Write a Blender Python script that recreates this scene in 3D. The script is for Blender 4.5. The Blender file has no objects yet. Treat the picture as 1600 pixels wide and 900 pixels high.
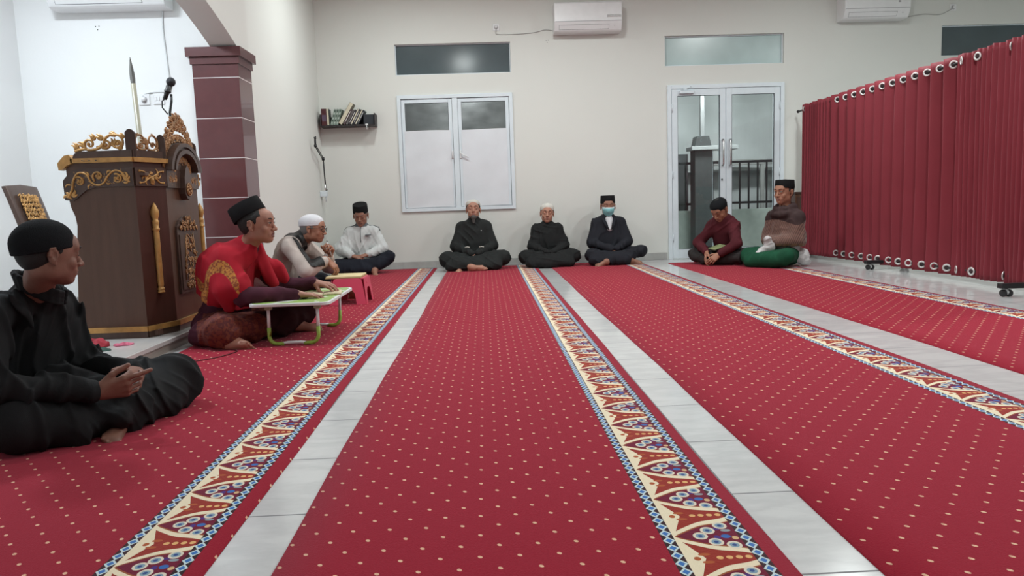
import bpy, math, random
import numpy as np
from mathutils import Vector, Matrix
PI = math.pi
random.seed(7)
SC = bpy.context.scene
COL = SC.collection

# ------------------------------------------------------------------ camera
cam_data = bpy.data.cameras.new('camera')
cam = bpy.data.objects.new('camera', cam_data)
COL.objects.link(cam)
F_PX, YAW, PITCH, ROLL = 1150.0, 0.03317583, 0.11207746, -0.03388901
fw = Vector((math.sin(YAW) * math.cos(PITCH), math.cos(YAW) * math.cos(PITCH), -math.sin(PITCH)))
rt = Vector((math.cos(YAW), -math.sin(YAW), 0))
up = rt.cross(fw)
rt2 = rt * math.cos(ROLL) + up * math.sin(ROLL)
up2 = -rt * math.sin(ROLL) + up * math.cos(ROLL)
cam.matrix_world = Matrix(((rt2.x, up2.x, -fw.x, 0), (rt2.y, up2.y, -fw.y, 0), (rt2.z, up2.z, -fw.z, 0.78), (0, 0, 0, 1)))
cam_data.sensor_fit = 'HORIZONTAL'
cam_data.sensor_width = 36
cam_data.lens = 36 * F_PX / 1600
cam_data.clip_start = 0.05
SC.camera = cam

# ------------------------------------------------------------------ view, world
SC.view_settings.view_transform = 'Standard'
SC.view_settings.look = 'None'
SC.view_settings.exposure = 0.0
SC.view_settings.gamma = 1
SC.view_settings.use_curve_mapping = False
w = bpy.data.worlds.new('night_world')
SC.world = w
w.use_nodes = True
w.node_tree.nodes['Background'].inputs[0].default_value = (0.5, 0.6, 0.7, 1)
w.node_tree.nodes['Background'].inputs[1].default_value = 0.12

# ------------------------------------------------------------------ lights (ceiling lamps are modelled at the room and alcove spots; porch fills have no fixture)
def area(name, loc, size, power, color, rot=(0, 0, 0), size_y=None, spread=PI):
    d = bpy.data.lights.new(name, 'AREA')
    d.energy = power
    d.color = color
    d.shape = 'RECTANGLE'
    d.size = size
    d.size_y = size_y or size
    d.spread = spread
    o = bpy.data.objects.new(name, d)
    o.location = loc
    o.rotation_euler = rot
    COL.objects.link(o)
    return o
ROOM_LAMPS = [(0.9, 7.4, 3.56), (3.6, 7.0, 3.56), (-0.9, 7.9, 3.56), (-0.3, 4.6, 3.56), (2.8, 3.8, 3.56), (0.6, 0.8, 3.56), (3.6, 0.4, 3.56), (6.2, 5.0, 3.56)]
ROOM_W = [50, 52, 33, 30, 70, 20, 32, 85]
for p, pw in zip(ROOM_LAMPS, ROOM_W):
    area('ceiling_light', p, 0.26, pw, (0.93, 1.0, 0.985))
ALCOVE_LAMP = (-2.75, 4.3, 2.86)
area('alcove_light', ALCOVE_LAMP, 0.3, 53, (0.84, 0.93, 1.0))
area('porch_fill_light', (3.2, 10.5, 2.92), 0.3, 90, (0.97, 0.99, 1.0))  # area light added outside to light the tarpaulin, no lamp fixture behind it
area('porch_fill_light', (-0.3, 10.15, 2.92), 0.3, 26, (0.97, 0.99, 1.0))  # added only to brighten the tarpaulin behind the upper window panes
area('porch_fill_light', (6.2, 10.4, 2.92), 0.3, 25, (0.97, 0.99, 1.0))

# ------------------------------------------------------------------ node helpers
class E:
    """tiny expression wrapper round shader math nodes"""
    nt = None
    def __init__(s, sock): s.s = sock
    @staticmethod
    def op(o, *a):
        n = E.nt.nodes.new('ShaderNodeMath'); n.operation = o
        for i, v in enumerate(a):
            if isinstance(v, E): E.nt.links.new(v.s, n.inputs[i])
            else: n.inputs[i].default_value = v
        return E(n.outputs[0])
    def __add__(s, o): return E.op('ADD', s, o)
    __radd__ = __add__
    def __sub__(s, o): return E.op('SUBTRACT', s, o)
    def __rsub__(s, o): return E.op('SUBTRACT', o, s)
    def __mul__(s, o): return E.op('MULTIPLY', s, o)
    __rmul__ = __mul__
    def __truediv__(s, o): return E.op('DIVIDE', s, o)
    def lt(s, o): return E.op('LESS_THAN', s, o)
    def gt(s, o): return E.op('GREATER_THAN', s, o)
    def abs(s): return E.op('ABSOLUTE', s)
    def fract(s): return E.op('FRACT', s)
    def floor(s): return E.op('FLOOR', s)
    def sin(s): return E.op('SINE', s)
    def pw(s, k): return E.op('POWER', s, k)
    def mx(s, o): return E.op('MAXIMUM', s, o)
    def mn(s, o): return E.op('MINIMUM', s, o)

def mixc(fac, a, b):
    """fac: E or float; a,b: colours or sockets"""
    n = E.nt.nodes.new('ShaderNodeMix'); n.data_type = 'RGBA'
    for sk, v in ((n.inputs[0], fac), (n.inputs[6], a), (n.inputs[7], b)):
        if isinstance(v, E): E.nt.links.new(v.s, sk)
        elif hasattr(v, 'is_linked'): E.nt.links.new(v, sk)
        elif isinstance(v, (int, float)): sk.default_value = v
        else: sk.default_value = (*v, 1)
    return n.outputs[2]

def srgb(r, g, b):
    f = lambda c: ((c / 255) / 12.92 if c / 255 <= 0.04045 else ((c / 255 + 0.055) / 1.055) ** 2.4)
    return (f(r), f(g), f(b))

def new_mat(name):
    m = bpy.data.materials.new(name); m.use_nodes = True
    nt = m.node_tree; E.nt = nt
    return m, nt, nt.nodes['Principled BSDF']

def coords(kind='Object'):
    n = E.nt.nodes.new('ShaderNodeTexCoord'); return n.outputs[kind]

def xyz(sock=None):
    n = E.nt.nodes.new('ShaderNodeSeparateXYZ'); E.nt.links.new(sock or coords(), n.inputs[0])
    return E(n.outputs[0]), E(n.outputs[1]), E(n.outputs[2])

def geo_pos():
    n = E.nt.nodes.new('ShaderNodeNewGeometry'); return n.outputs['Position']

def noise(scale, detail=3, vec=None, rough=0.5, stretch=None):
    n = E.nt.nodes.new('ShaderNodeTexNoise'); n.inputs['Scale'].default_value = scale
    n.inputs['Detail'].default_value = detail; n.inputs['Roughness'].default_value = rough
    v = vec or coords()
    if stretch:
        mp = E.nt.nodes.new('ShaderNodeMapping'); E.nt.links.new(v, mp.inputs[0]); mp.inputs['Scale'].default_value = stretch
        v = mp.outputs[0]
    E.nt.links.new(v, n.inputs['Vector'])
    return E(n.outputs['Fac'])

def bump(bsdf, h, strength=0.3, dist=0.01):
    n = E.nt.nodes.new('ShaderNodeBump'); n.inputs['Strength'].default_value = strength; n.inputs['Distance'].default_value = dist
    E.nt.links.new(h.s, n.inputs['Height']); E.nt.links.new(n.outputs[0], bsdf.inputs['Normal'])

def mat(name, col, rough=0.6, metal=0.0, var=0.08, nscale=12, bmp=0.0, bscale=80, sheen=0.0, coat=0.0, spec=0.5, stretch=None, sub=0.0):
    """a generic procedural surface: noise-varied base colour, optional noise bump"""
    m, nt, b = new_mat(name)
    n = noise(nscale, 4, stretch=stretch)
    c = mixc((n - 0.3) * 2.2, tuple(x * (1 - var) for x in col), tuple(min(1, x * (1 + var)) for x in col))
    nt.links.new(c, b.inputs['Base Color'])
    b.inputs['Roughness'].default_value = rough
    b.inputs['Metallic'].default_value = metal
    b.inputs['Sheen Weight'].default_value = sheen
    b.inputs['Coat Weight'].default_value = coat
    b.inputs['Specular IOR Level'].default_value = spec
    if sub:
        b.inputs['Subsurface Weight'].default_value = sub
        b.inputs['Subsurface Radius'].default_value = (0.01, 0.004, 0.002)
        b.inputs['Subsurface Scale'].default_value = 0.5
    if bmp: bump(b, noise(bscale, 3), bmp, 0.004)
    return m

# ------------------------------------------------------------------ mesh helpers
class MB:
    def __init__(s): s.v = []; s.f = []; s.m = []; s.smooth = []
    def add(s, vs, fs, mi=0, smooth=False):
        o = len(s.v); s.v += [tuple(map(float, p)) for p in vs]
        for f in fs: s.f.append(tuple(i + o for i in f)); s.m.append(mi); s.smooth.append(smooth)
        return s
    def box(s, x0, x1, y0, y1, z0, z1, b=0.0, mi=0):
        x0, x1 = min(x0, x1), max(x0, x1); y0, y1 = min(y0, y1), max(y0, y1); z0, z1 = min(z0, z1), max(z0, z1)
        b = min(b, (x1 - x0) * .45, (y1 - y0) * .45, (z1 - z0) * .45)
        if b <= 0:
            vs = [(x, y, z) for z in (z0, z1) for y in (y0, y1) for x in (x0, x1)]
            return s.add(vs, [(0, 2, 3, 1), (4, 5, 7, 6), (0, 1, 5, 4), (2, 6, 7, 3), (0, 4, 6, 2), (1, 3, 7, 5)], mi)
        def ring(z, i):
            return [(x0 + i, y0 + b, z), (x0 + b, y0 + i, z), (x1 - b, y0 + i, z), (x1 - i, y0 + b, z), (x1 - i, y1 - b, z), (x1 - b, y1 - i, z), (x0 + b, y1 - i, z), (x0 + i, y1 - b, z)]
        def inner(z):
            return [(x0 + b, y0 + b, z)] * 2 + [(x1 - b, y0 + b, z)] * 2 + [(x1 - b, y1 - b, z)] * 2 + [(x0 + b, y1 - b, z)] * 2
        c = 0.0
        vs = [(x0 + b, y0 + b, z0), (x1 - b, y0 + b, z0), (x1 - b, y1 - b, z0), (x0 + b, y1 - b, z0)] + ring(z0 + b, c) + ring(z1 - b, c) + [(x0 + b, y0 + b, z1), (x1 - b, y0 + b, z1), (x1 - b, y1 - b, z1), (x0 + b, y1 - b, z1)]
        fs = [(3, 2, 1, 0), (20, 21, 22, 23)]
        for i in range(8): fs.append((4 + i, 4 + (i + 1) % 8, 12 + (i + 1) % 8, 12 + i))
        for k, (a, q) in enumerate(((4, 0), (12, 20))):
            for j in range(4):
                e = [(a + 2 * j + 1), (a + 2 * ((j + 1) % 4))]
                c0, c1 = q + j, q + (j + 1) % 4
                f = (c0, c1, e[1], e[0])
                fs.append(f if k == 0 else f[::-1])
                t = (c0, a + 2 * j + 1, a + 2 * j)
                fs.append(t if k == 0 else t[::-1])
        return s.add(vs, fs, mi)
    def prism(s, pts, origin, U, V, N, d0, d1, mi=0, smooth=False):
        """polygon pts (u,v) extruded along N from d0 to d1"""
        o, U, V, N = map(Vector, (origin, U, V, N)); n = len(pts)
        vs = [o + U * a + V * b + N * d for d in (d0, d1) for a, b in pts]
        s.add(vs, [tuple(range(n - 1, -1, -1)), tuple(range(n, 2 * n))], mi)
        k = len(s.v) - 2 * n
        for i in range(n):
            j = (i + 1) % n
            s.f.append((k + i, k + j, k + n + j, k + n + i)); s.m.append(mi); s.smooth.append(smooth)
        return s
    def tube(s, pts, r, n=8, mi=0, cap=True, flat=1.0, fn=None):
        """round tube along pts; r number or list; flat squashes along fn"""
        pts = [Vector(p) for p in pts]; L = len(pts)
        rs = r if isinstance(r, (list, tuple)) else [r] * L
        vs = []; prev = None
        for i, p in enumerate(pts):
            t = (pts[min(i + 1, L - 1)] - pts[max(i - 1, 0)])
            t = t.normalized() if t.length > 1e-9 else Vector((0, 0, 1))
            if fn is not None: a = Vector(fn) - t * t.dot(Vector(fn)); 
            elif prev is not None: a = prev - t * t.dot(prev)
            else: a = Vector((0, 0, 1)).cross(t) if abs(t.z) < .9 else Vector((1, 0, 0)).cross(t)
            if a.length < 1e-6: a = Vector((1, 0, 0)).cross(t)
            if a.length < 1e-6: a = Vector((0, 1, 0)).cross(t)
            a.normalize(); prev = a; bb = t.cross(a)
            for k in range(n):
                th = 2 * PI * k / n
                vs.append(p + a * (math.cos(th) * rs[i] * flat) + bb * (math.sin(th) * rs[i]))
        fs = []
        for i in range(L - 1):
            for k in range(n):
                k2 = (k + 1) % n
                fs.append((i * n + k, i * n + k2, (i + 1) * n + k2, (i + 1) * n + k))
        if cap: fs += [tuple(range(n - 1, -1, -1)), tuple(range((L - 1) * n, L * n))]
        return s.add(vs, fs, mi, True)
    def lathe(s, prof, c, axis=(0, 0, 1), n=20, mi=0, sx=1.0, sy=1.0, smooth=True):
        """prof [(r,h)] revolved about axis through c"""
        c = Vector(c); az = Vector(axis).normalized()
        ax = Vector((1, 0, 0)) if abs(az.x) < .9 else Vector((0, 1, 0))
        ax = (ax - az * ax.dot(az)).normalized(); ay = az.cross(ax)
        vs = [c + ax * (math.cos(2 * PI * k / n) * r * sx) + ay * (math.sin(2 * PI * k / n) * r * sy) + az * h for r, h in prof for k in range(n)]
        fs = []; L = len(prof)
        for i in range(L - 1):
            for k in range(n):
                k2 = (k + 1) % n
                fs.append((i * n + k, i * n + k2, (i + 1) * n + k2, (i + 1) * n + k))
        fs += [tuple(range(n - 1, -1, -1)), tuple(range((L - 1) * n, L * n))]
        return s.add(vs, fs, mi, smooth)
    def ball(s, c, r, n=10, m=6, mi=0, rot=None):
        rx, ry, rz = (r, r, r) if isinstance(r, (int, float)) else r
        vs = []; c = Vector(c)
        for j in range(m + 1):
            ph = -PI / 2 + PI * (j + .0) / m
            for k in range(n):
                th = 2 * PI * k / n
                p = Vector((math.cos(ph) * math.cos(th) * rx, math.cos(ph) * math.sin(th) * ry, math.sin(ph) * rz))
                if rot is not None: p = rot @ p
                vs.append(c + p)
        fs = [(j * n + k, j * n + (k + 1) % n, (j + 1) * n + (k + 1) % n, (j + 1) * n + k) for j in range(m) for k in range(n)]
        return s.add(vs, fs, mi, True)
    def build(s, name, mats, parent=None, bevel=0, weld=True):
        me = bpy.data.meshes.new(name)
        off = Vector(parent['_o']) if parent is not None and '_o' in parent else Vector((0, 0, 0))
        me.from_pydata([(x - off.x, y - off.y, z - off.z) for x, y, z in s.v], [], s.f)
        for m in (mats if isinstance(mats, (list, tuple)) else [mats]): me.materials.append(m)
        me.polygons.foreach_set('material_index', s.m)
        me.polygons.foreach_set('use_smooth', s.smooth)
        me.update()
        import bmesh
        bm = bmesh.new(); bm.from_mesh(me)
        if weld: bmesh.ops.remove_doubles(bm, verts=bm.verts, dist=1e-5)
        bmesh.ops.recalc_face_normals(bm, faces=bm.faces)
        bm.to_mesh(me); bm.free()
        o = bpy.data.objects.new(name, me); COL.objects.link(o)
        if parent is not None: o.parent = parent
        if bevel:
            md = o.modifiers.new('bevel', 'BEVEL'); md.width = bevel; md.segments = 2; md.limit_method = 'ANGLE'
        return o

ROOTS = []
def thing(name, label, cat, loc=(0, 0, 0), group=None):
    o = bpy.data.objects.new(name, None); COL.objects.link(o); o.location = loc
    o['label'] = label; o['category'] = cat; o['_o'] = tuple(loc)
    if group: o['group'] = group
    o.empty_display_size = 0.05
    ROOTS.append(o)
    return o
def tag(o, label, cat, group=None, kind=None):
    o['label'] = label; o['category'] = cat
    if group: o['group'] = group
    if kind: o['kind'] = kind
    return o
def struct(name, mb, m, label=None, bevel=0, parent=None):
    o = mb.build(name, m, parent, bevel)
    if parent is None: o['kind'] = 'structure'
    if label: o['label'] = label
    if parent is None: o['_o'] = (0, 0, 0)
    return o
def copy_tree(o, parent=None):
    c = o.copy(); COL.objects.link(c)
    if parent is not None: c.parent = parent
    for ch in list(o.children): copy_tree(ch, c)
    return c
# ================================================================== MATERIALS
# beige painted wall
def wall_mat(name, c):
    m, nt, b = new_mat(name)
    g = geo_pos()
    n = noise(0.9, 4, g)
    nt.links.new(mixc(n, tuple(x * .96 for x in c), tuple(x * 1.03 for x in c)), b.inputs['Base Color'])
    b.inputs['Roughness'].default_value = 0.72
    b.inputs['Specular IOR Level'].default_value = 0.25
    bump(b, noise(55, 3, g) + noise(6, 2, g) * 0.6, 0.12, 0.004)
    return m
M_WALL = wall_mat('cream_wall_paint', (0.69, 0.70, 0.668))
M_ALC = wall_mat('white_alcove_paint', (0.80, 0.81, 0.81))
M_CEIL = wall_mat('white_ceiling_paint', (0.75, 0.74, 0.72))

def tile_mat(name, tx, ty, ox, oy, c0, c1, axes='xy', rough=0.13, grout=0.0022, gcol=(0.33, 0.33, 0.34)):
    m, nt, b = new_mat(name)
    g = geo_pos(); x, y, z = xyz(g)
    u = (x if axes[0] == 'x' else y); v = (y if axes[1] == 'y' else z)
    fu = ((u - ox) / tx).fract(); fv = ((v - oy) / ty).fract()
    du = (fu - 0.5).abs(); dv = (fv - 0.5).abs()
    line = du.gt(0.5 - grout / tx / 1.0).mx(dv.gt(0.5 - grout / ty))
    cell = ((((u - ox) / tx).floor() * 12.99 + ((v - oy) / ty).floor() * 78.23).sin() * 437.5).fract()
    veins = noise(2.2, 6, g, 0.6, (1.0, 2.6, 1.0))
    vv = ((veins - 0.5).abs() * 9.0).mn(1.0)
    base = mixc(vv, c0, c1)
    base2 = mixc(cell * 0.16, base, tuple(k * .82 for k in c1))
    nt.links.new(mixc(line, base2, gcol), b.inputs['Base Color'])
    b.inputs['Roughness'].default_value = rough
    b.inputs['Specular IOR Level'].default_value = 0.6
    rr = line * 0.5 + rough
    nt.links.new(rr.s, b.inputs['Roughness'])
    bump(b, 1.0 - line, 0.3, 0.0015)
    return m
M_TILE = tile_mat('pale_marble_floor_tile', 0.4227, 0.4298, 0.624, 1.426, (0.56, 0.565, 0.57), (0.64, 0.645, 0.645), grout=0.0032, gcol=(0.16, 0.16, 0.17))
M_SKIRT = tile_mat('grey_skirting_tile', 0.43, 0.43, 0.2, -0.2, (0.38, 0.38, 0.37), (0.44, 0.44, 0.43), 'xz', 0.3)
M_SKIRT_Y = tile_mat('grey_skirting_tile_side', 0.43, 0.43, 0.2, -0.2, (0.38, 0.38, 0.37), (0.44, 0.44, 0.43), 'yz', 0.3)
M_STEP = mat('polished_step_marble', (0.52, 0.51, 0.50), 0.18, var=0.07, nscale=5)
M_STEPFRONT = mat('beige_step_marble', (0.40, 0.34, 0.30), 0.3, var=0.25, nscale=7, stretch=(1, .3, 6))

def pillar_mat():
    m, nt, b = new_mat('maroon_granite_tile')
    g = geo_pos(); n = noise(14, 5, g); n2 = noise(2.0, 3, g)
    c = mixc(n, (0.085, 0.026, 0.028), (0.125, 0.040, 0.042))
    c = mixc(n2 * 0.5, c, (0.15, 0.058, 0.062))
    nt.links.new(c, b.inputs['Base Color'])
    b.inputs['Roughness'].default_value = 0.26
    b.inputs['Coat Weight'].default_value = 0.3
    return m
M_MAROON = pillar_mat()
M_GROUT = mat('white_grout', (0.85, 0.82, 0.82), 0.7)
M_ALU = mat('white_aluminium', (0.69, 0.76, 0.81), 0.35, var=0.03)
M_ALU_SH = mat('grey_rubber_seal', (0.10, 0.11, 0.12), 0.6)
M_PAPER = mat('white_paper', (0.70, 0.73, 0.77), 0.8, var=0.05, nscale=3, bmp=0.35, bscale=7)
M_STEEL = mat('brushed_steel', (0.62, 0.62, 0.62), 0.25, 1.0, var=0.05, nscale=60)
M_BLACK = mat('black_plastic', (0.016, 0.016, 0.018), 0.45)
M_BLACKMET = mat('black_painted_metal', (0.02, 0.02, 0.022), 0.4, 0.3)
M_WHITEPL = mat('white_plastic', (0.76, 0.77, 0.78), 0.35, var=0.03)
M_GREYPL = mat('grey_plastic', (0.36, 0.36, 0.38), 0.5, var=0.04)
M_CABLE = mat('grey_cable', (0.42, 0.42, 0.41), 0.5)

def glass_mat(name, tint, refl=1.0, frost=None):
    m, nt, b = new_mat(name)
    out = nt.nodes['Material Output']
    tr = nt.nodes.new('ShaderNodeBsdfTransparent'); tr.inputs[0].default_value = (*tint, 1)
    gl = nt.nodes.new('ShaderNodeBsdfGlossy'); gl.inputs['Roughness'].default_value = 0.02
    fr = nt.nodes.new('ShaderNodeFresnel'); fr.inputs[0].default_value = 1.5
    n = noise(1.5, 2); fr_m = E(fr.outputs[0]) * (n * 0.3 + 0.85) * refl
    mx = nt.nodes.new('ShaderNodeMixShader')
    nt.links.new(fr_m.s, mx.inputs[0]); nt.links.new(tr.outputs[0], mx.inputs[1]); nt.links.new(gl.outputs[0], mx.inputs[2])
    nt.links.new(mx.outputs[0], out.inputs[0])
    return m
M_GLASS = glass_mat('clear_glass', (0.88, 0.91, 0.905))
M_TINT = glass_mat('dark_tinted_glass', (0.30, 0.36, 0.37), 1.3)
M_FROST = mat('frosted_grey_glass', (0.07, 0.095, 0.105), 0.16, var=0.12, nscale=2.5, spec=0.6)
M_FROSTL = mat('frosted_pale_glass', (0.42, 0.53, 0.53), 0.25, var=0.1, nscale=2.5, spec=0.6)
M_LAMP, _nt, _b = new_mat('lit_lamp_diffuser')
_nt.links.new(mixc(noise(3), (1, 0.97, 0.9), (1, 0.98, 0.93)), _b.inputs['Base Color'])
_b.inputs['Emission Color'].default_value = (1, 0.97, 0.9, 1); _b.inputs['Emission Strength'].default_value = 5.0

# ------------------------------------------------------------------ carpet
def carpet_mat(name, ox, oy, bx0, bx1, vo):
    """ox, oy origin of the dot lattice; patterned border runs from x=bx0 to bx1; vo phase of the border"""
    m, nt, b = new_mat(name)
    g = geo_pos(); x, y, z = xyz(g)
    pile = noise(260, 3, g); blotch = noise(3.0, 3, g)
    red = mixc(pile, (0.225, 0.005, 0.016), (0.34, 0.010, 0.030))
    red = mixc(blotch * 0.5, red, (0.265, 0.008, 0.022))
    # staggered dots
    def dots(dx, dy):
        u = (((x - (ox + dx)) / 0.088).fract() - 0.5) * 0.088
        v = (((y - (oy + dy)) / 0.1085).fract() - 0.5) * 0.1085
        q = (u / 0.0054); r = (v + u * 0.35) / 0.0056
        return (q * q + r * r).lt(1.0)
    dm = dots(0.044, 0.05425).mx(dots(0.0, 0.0))
    dotc = mixc(pile, (0.62, 0.33, 0.19), (0.85, 0.58, 0.42))
    W = bx1 - bx0
    u = (x - bx0) / W                      # 0..1 across the whole border
    inb = u.gt(0.0) * u.lt(1.0)
    field_red = mixc(dm * (u.lt(-0.06).mx(u.gt(1.2))), red, dotc)
    P = 0.217
    v = ((y - vo) / P).fract()
    # chains
    chw = 0.135
    def chain(c0):
        lu = ((u - c0) / chw - 0.5).abs() * 2.0       # 0 centre..1 edge
        lv = ((v * 6.0).fract() - 0.5).abs() * 2.0
        d = lu + lv
        col = mixc(d.lt(0.62), (0.020, 0.016, 0.018), (0.03, 0.17, 0.46))
        ring = d.gt(0.62) * d.lt(1.05)
        col = mixc(ring, col, (0.55, 0.68, 0.70))
        return col
    s = ((u - chw) / (1 - 2 * chw)).mx(0.0).mn(1.0)   # 0..1 across the field
    w = (v - 0.5).abs()
    lens = s.mx(0.001).pw(0.50) * 0.40 - 0.07
    wob = (s * 9.0).sin() * 0.012
    dl = w - lens + wob
    cream = mixc(pile, (0.74, 0.65, 0.45), (0.86, 0.78, 0.58))
    rust = mixc(pile, (0.24, 0.020, 0.012), (0.32, 0.04, 0.02))
    dark = mixc(pile, (0.115, 0.006, 0.022), (0.16, 0.010, 0.035))
    # zones: inside lens dark ground, band cream, then rust with orange spots
    band = dl.gt(0.0) * dl.lt(s * 0.02 + 0.085)
    col = mixc(dl.lt(0.0), rust, dark)
    col = mixc(band, col, cream)
    thin = dl.gt(-0.02) * dl.lt(0.006)
    col = mixc(thin, col, (0.30, 0.09, 0.03))
    left = (s + (0.5 - w) * 0.0).lt(w * 0.55 + 0.02)
    col = mixc(left, col, cream)
    def ell(cu, cv, ru, rv, vv=None):
        a = (s - cu) / ru; bb = ((vv if vv is not None else v) - cv) / rv
        return a * a + bb * bb
    v2 = (v + 0.5).fract()
    for cu in (0.50, 0.64, 0.78, 0.92):
        e = ell(cu, 0.5, 0.05, 0.035, v2)
        col = mixc(e.lt(1.0), col, (0.72, 0.42, 0.17))
    for cu, cv, ru, rv in ((0.30, 0.42, 0.09, 0.028), (0.30, 0.58, 0.09, 0.028), (0.17, 0.50, 0.05, 0.04)):
        col = mixc(ell(cu, cv, ru, rv, v2).lt(1.0), col, (0.40, 0.10, 0.03))
    # blue and purple leaves
    for cu, cv, ru, rv, c in ((0.80, 0.46, 0.075, 0.045, (0.02, 0.14, 0.42)), (0.66, 0.44, 0.05, 0.05, (0.05, 0.03, 0.20)), (0.72, 0.64, 0.07, 0.03, (0.06, 0.03, 0.18)), (0.86, 0.60, 0.08, 0.03, (0.25, 0.33, 0.36)), (0.93, 0.42, 0.05, 0.04, (0.62, 0.42, 0.22))):
        col = mixc(ell(cu, cv, ru, rv).lt(1.0), col, c)
    for cu, cv in ((0.42, 0.49), (0.58, 0.61), (0.60, 0.34), (0.82, 0.72), (0.84, 0.26)):
        e = ell(cu, cv, 0.112, 0.084)
        col = mixc(e.lt(1.0), col, (0.70, 0.64, 0.52))
        col = mixc(e.lt(0.42), col, (0.20, 0.34, 0.42))
        col = mixc(e.lt(0.10), col, (0.02, 0.08, 0.24))
    col = mixc(u.lt(chw), col, chain(0.0))
    col = mixc(u.gt(1 - chw), col, chain(1 - chw))
    fin = mixc(inb, field_red, col)
    nt.links.new(fin, b.inputs['Base Color'])
    b.inputs['Roughness'].default_value = 0.95
    b.inputs['Specular IOR Level'].default_value = 0.1
    b.inputs['Sheen Weight'].default_value = 0.22
    b.inputs['Sheen Roughness'].default_value = 0.5
    b.inputs['Sheen Tint'].default_value = (1.0, 0.45, 0.55, 1)
    bump(b, pile + dm * 0.4 + blotch * 0.8, 0.35, 0.004)
    return m

# ================================================================== THE ROOM
XL, XR, YB, YF, ZC = -2.05, 8.2, 9.62, -3.0, 3.6
AX, AY1, AY0, AZ = -3.5, 5.9, 1.7, 2.95      # alcove: far wall x, side walls y, ceiling
PX = -1.85                                   # room face of the arch and pillar
struct('floor', MB().box(XL - 0.1, XR + 0.1, YF - 0.1, YB + 0.15, -0.12, 0.0), M_TILE)
struct('ceiling', MB().box(XL - 0.1, XR + 0.1, YF - 0.1, YB + 0.15, ZC, ZC + 0.1), M_CEIL)

def wall_with_holes(x0, x1, z0, z1, ya, yb, holes):
    """wall in the xz plane with rectangular holes"""
    mb = MB(); xs = sorted({x0, x1, *[h[0] for h in holes], *[h[1] for h in holes]})
    for a, c in zip(xs, xs[1:]):
        hz = sorted((h[2], h[3]) for h in holes if h[0] <= a + 1e-6 and h[1] >= c - 1e-6)
        z = z0
        for p, q in hz:
            if p > z: mb.box(a, c, ya, yb, z, p)
            z = q
        if z < z1: mb.box(a, c, ya, yb, z, z1)
    return mb
W1 = (-1.065, 0.405, 0.735, 2.207)
T1 = (-1.065, 0.40, 2.461, 2.841)
D1 = (2.40, 3.925, 0.0, 2.24)
T2 = (2.378, 3.925, 2.482, 2.86)
T3 = (5.995, 7.6, 2.515, 2.90)
wall_back = struct('wall_back', wall_with_holes(XL - 0.1, XR + 0.1, 0, ZC, YB, YB + 0.15, [W1, T1, D1, T2, T3]), M_WALL)
struct('wall_left', MB().box(XL - 0.12, XL, AY1 + 0.02, YB, 0, ZC), M_WALL)
struct('wall_right', MB().box(XR, XR + 0.1, YF, YB, 0, ZC), M_WALL)
struct('wall_front', MB().box(XL - 0.1, XR + 0.1, YF - 0.1, YF, 0, ZC), M_WALL)
# arch wall over the alcove opening, segmental arch soffit
ap = []
N = 28
for i in range(N + 1):
    yy = 1.32 + (5.88 - 1.32) * i / N
    ap.append((yy, 2.46 - 0.077 * (yy - 3.6) ** 2))
pts = [(YF, 0.0), (1.0, 0.0), (1.0, 2.02), (1.32, 2.02)] + ap + [(5.9, 2.045), (6.16, 2.02), (6.16, ZC), (YF, ZC)]
# split in two convex-ish pieces so the polygons stay clean
mb = MB()
top = [(a, c) for a, c in ap]
for (a0, c0), (a1, c1) in zip(top, top[1:]):
    mb.prism([(a0, c0), (a1, c1), (a1, ZC), (a0, ZC)], (0, 0, 0), (0, 1, 0), (0, 0, 1), (1, 0, 0), -2.05, PX)
mb.box(-2.05, PX, 5.88, 6.16, 2.05, ZC)
mb.box(-2.05, PX, YF, 1.32, 2.05, ZC)
mb.box(-2.05, PX, YF, 1.0, 0, 2.05)
arch = struct('wall_arch', mb, M_WALL)

# alcove shell
struct('wall_alcove_side', MB().box(AX - 0.1, XL, AY1, AY1 + 0.12, 0, AZ + 0.1), M_ALC)
struct('wall_alcove_back', MB().box(AX - 0.1, AX, AY0, AY1, 0, AZ + 0.1), M_ALC)
struct('wall_alcove_near', MB().box(AX - 0.1, XL, AY0 - 0.12, AY0, 0, AZ + 0.1), M_ALC)
struct('ceiling_alcove', MB().box(AX, XL, AY0, AY1, AZ, AZ + 0.1), M_CEIL)
# raised alcove floor with an overhanging marble nosing
struct('floor_alcove', MB().box(AX, -1.875, AY0, AY1, 0.0, 0.052), M_TILE)
st = MB().box(AX, -1.845, 1.35, AY1, 0.052, 0.08, 0.004)
struct('trim_1', st, M_STEP)
struct('trim_2', MB().box(-1.874, -1.868, 1.35, 5.86, 0.0, 0.05), M_STEPFRONT)
# skirting
struct('baseboard_back', MB().box(XL, D1[0] - 0.02, YB - 0.012, YB, 0, 0.092, 0.003).box(D1[1] + 0.02, XR, YB - 0.012, YB, 0, 0.092, 0.003), M_SKIRT)
struct('baseboard_left', MB().box(XL, XL + 0.012, 6.2, YB - 0.012, 0, 0.092, 0.003), M_SKIRT_Y)
struct('baseboard_alcove', MB().box(AX, -2.2, AY1 - 0.012, AY1, 0.08, 0.175, 0.003), M_SKIRT)
struct('baseboard_alcove_back', MB().box(AX, AX + 0.012, AY0, AY1 - 0.012, 0.08, 0.175, 0.003), M_SKIRT_Y)

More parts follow.
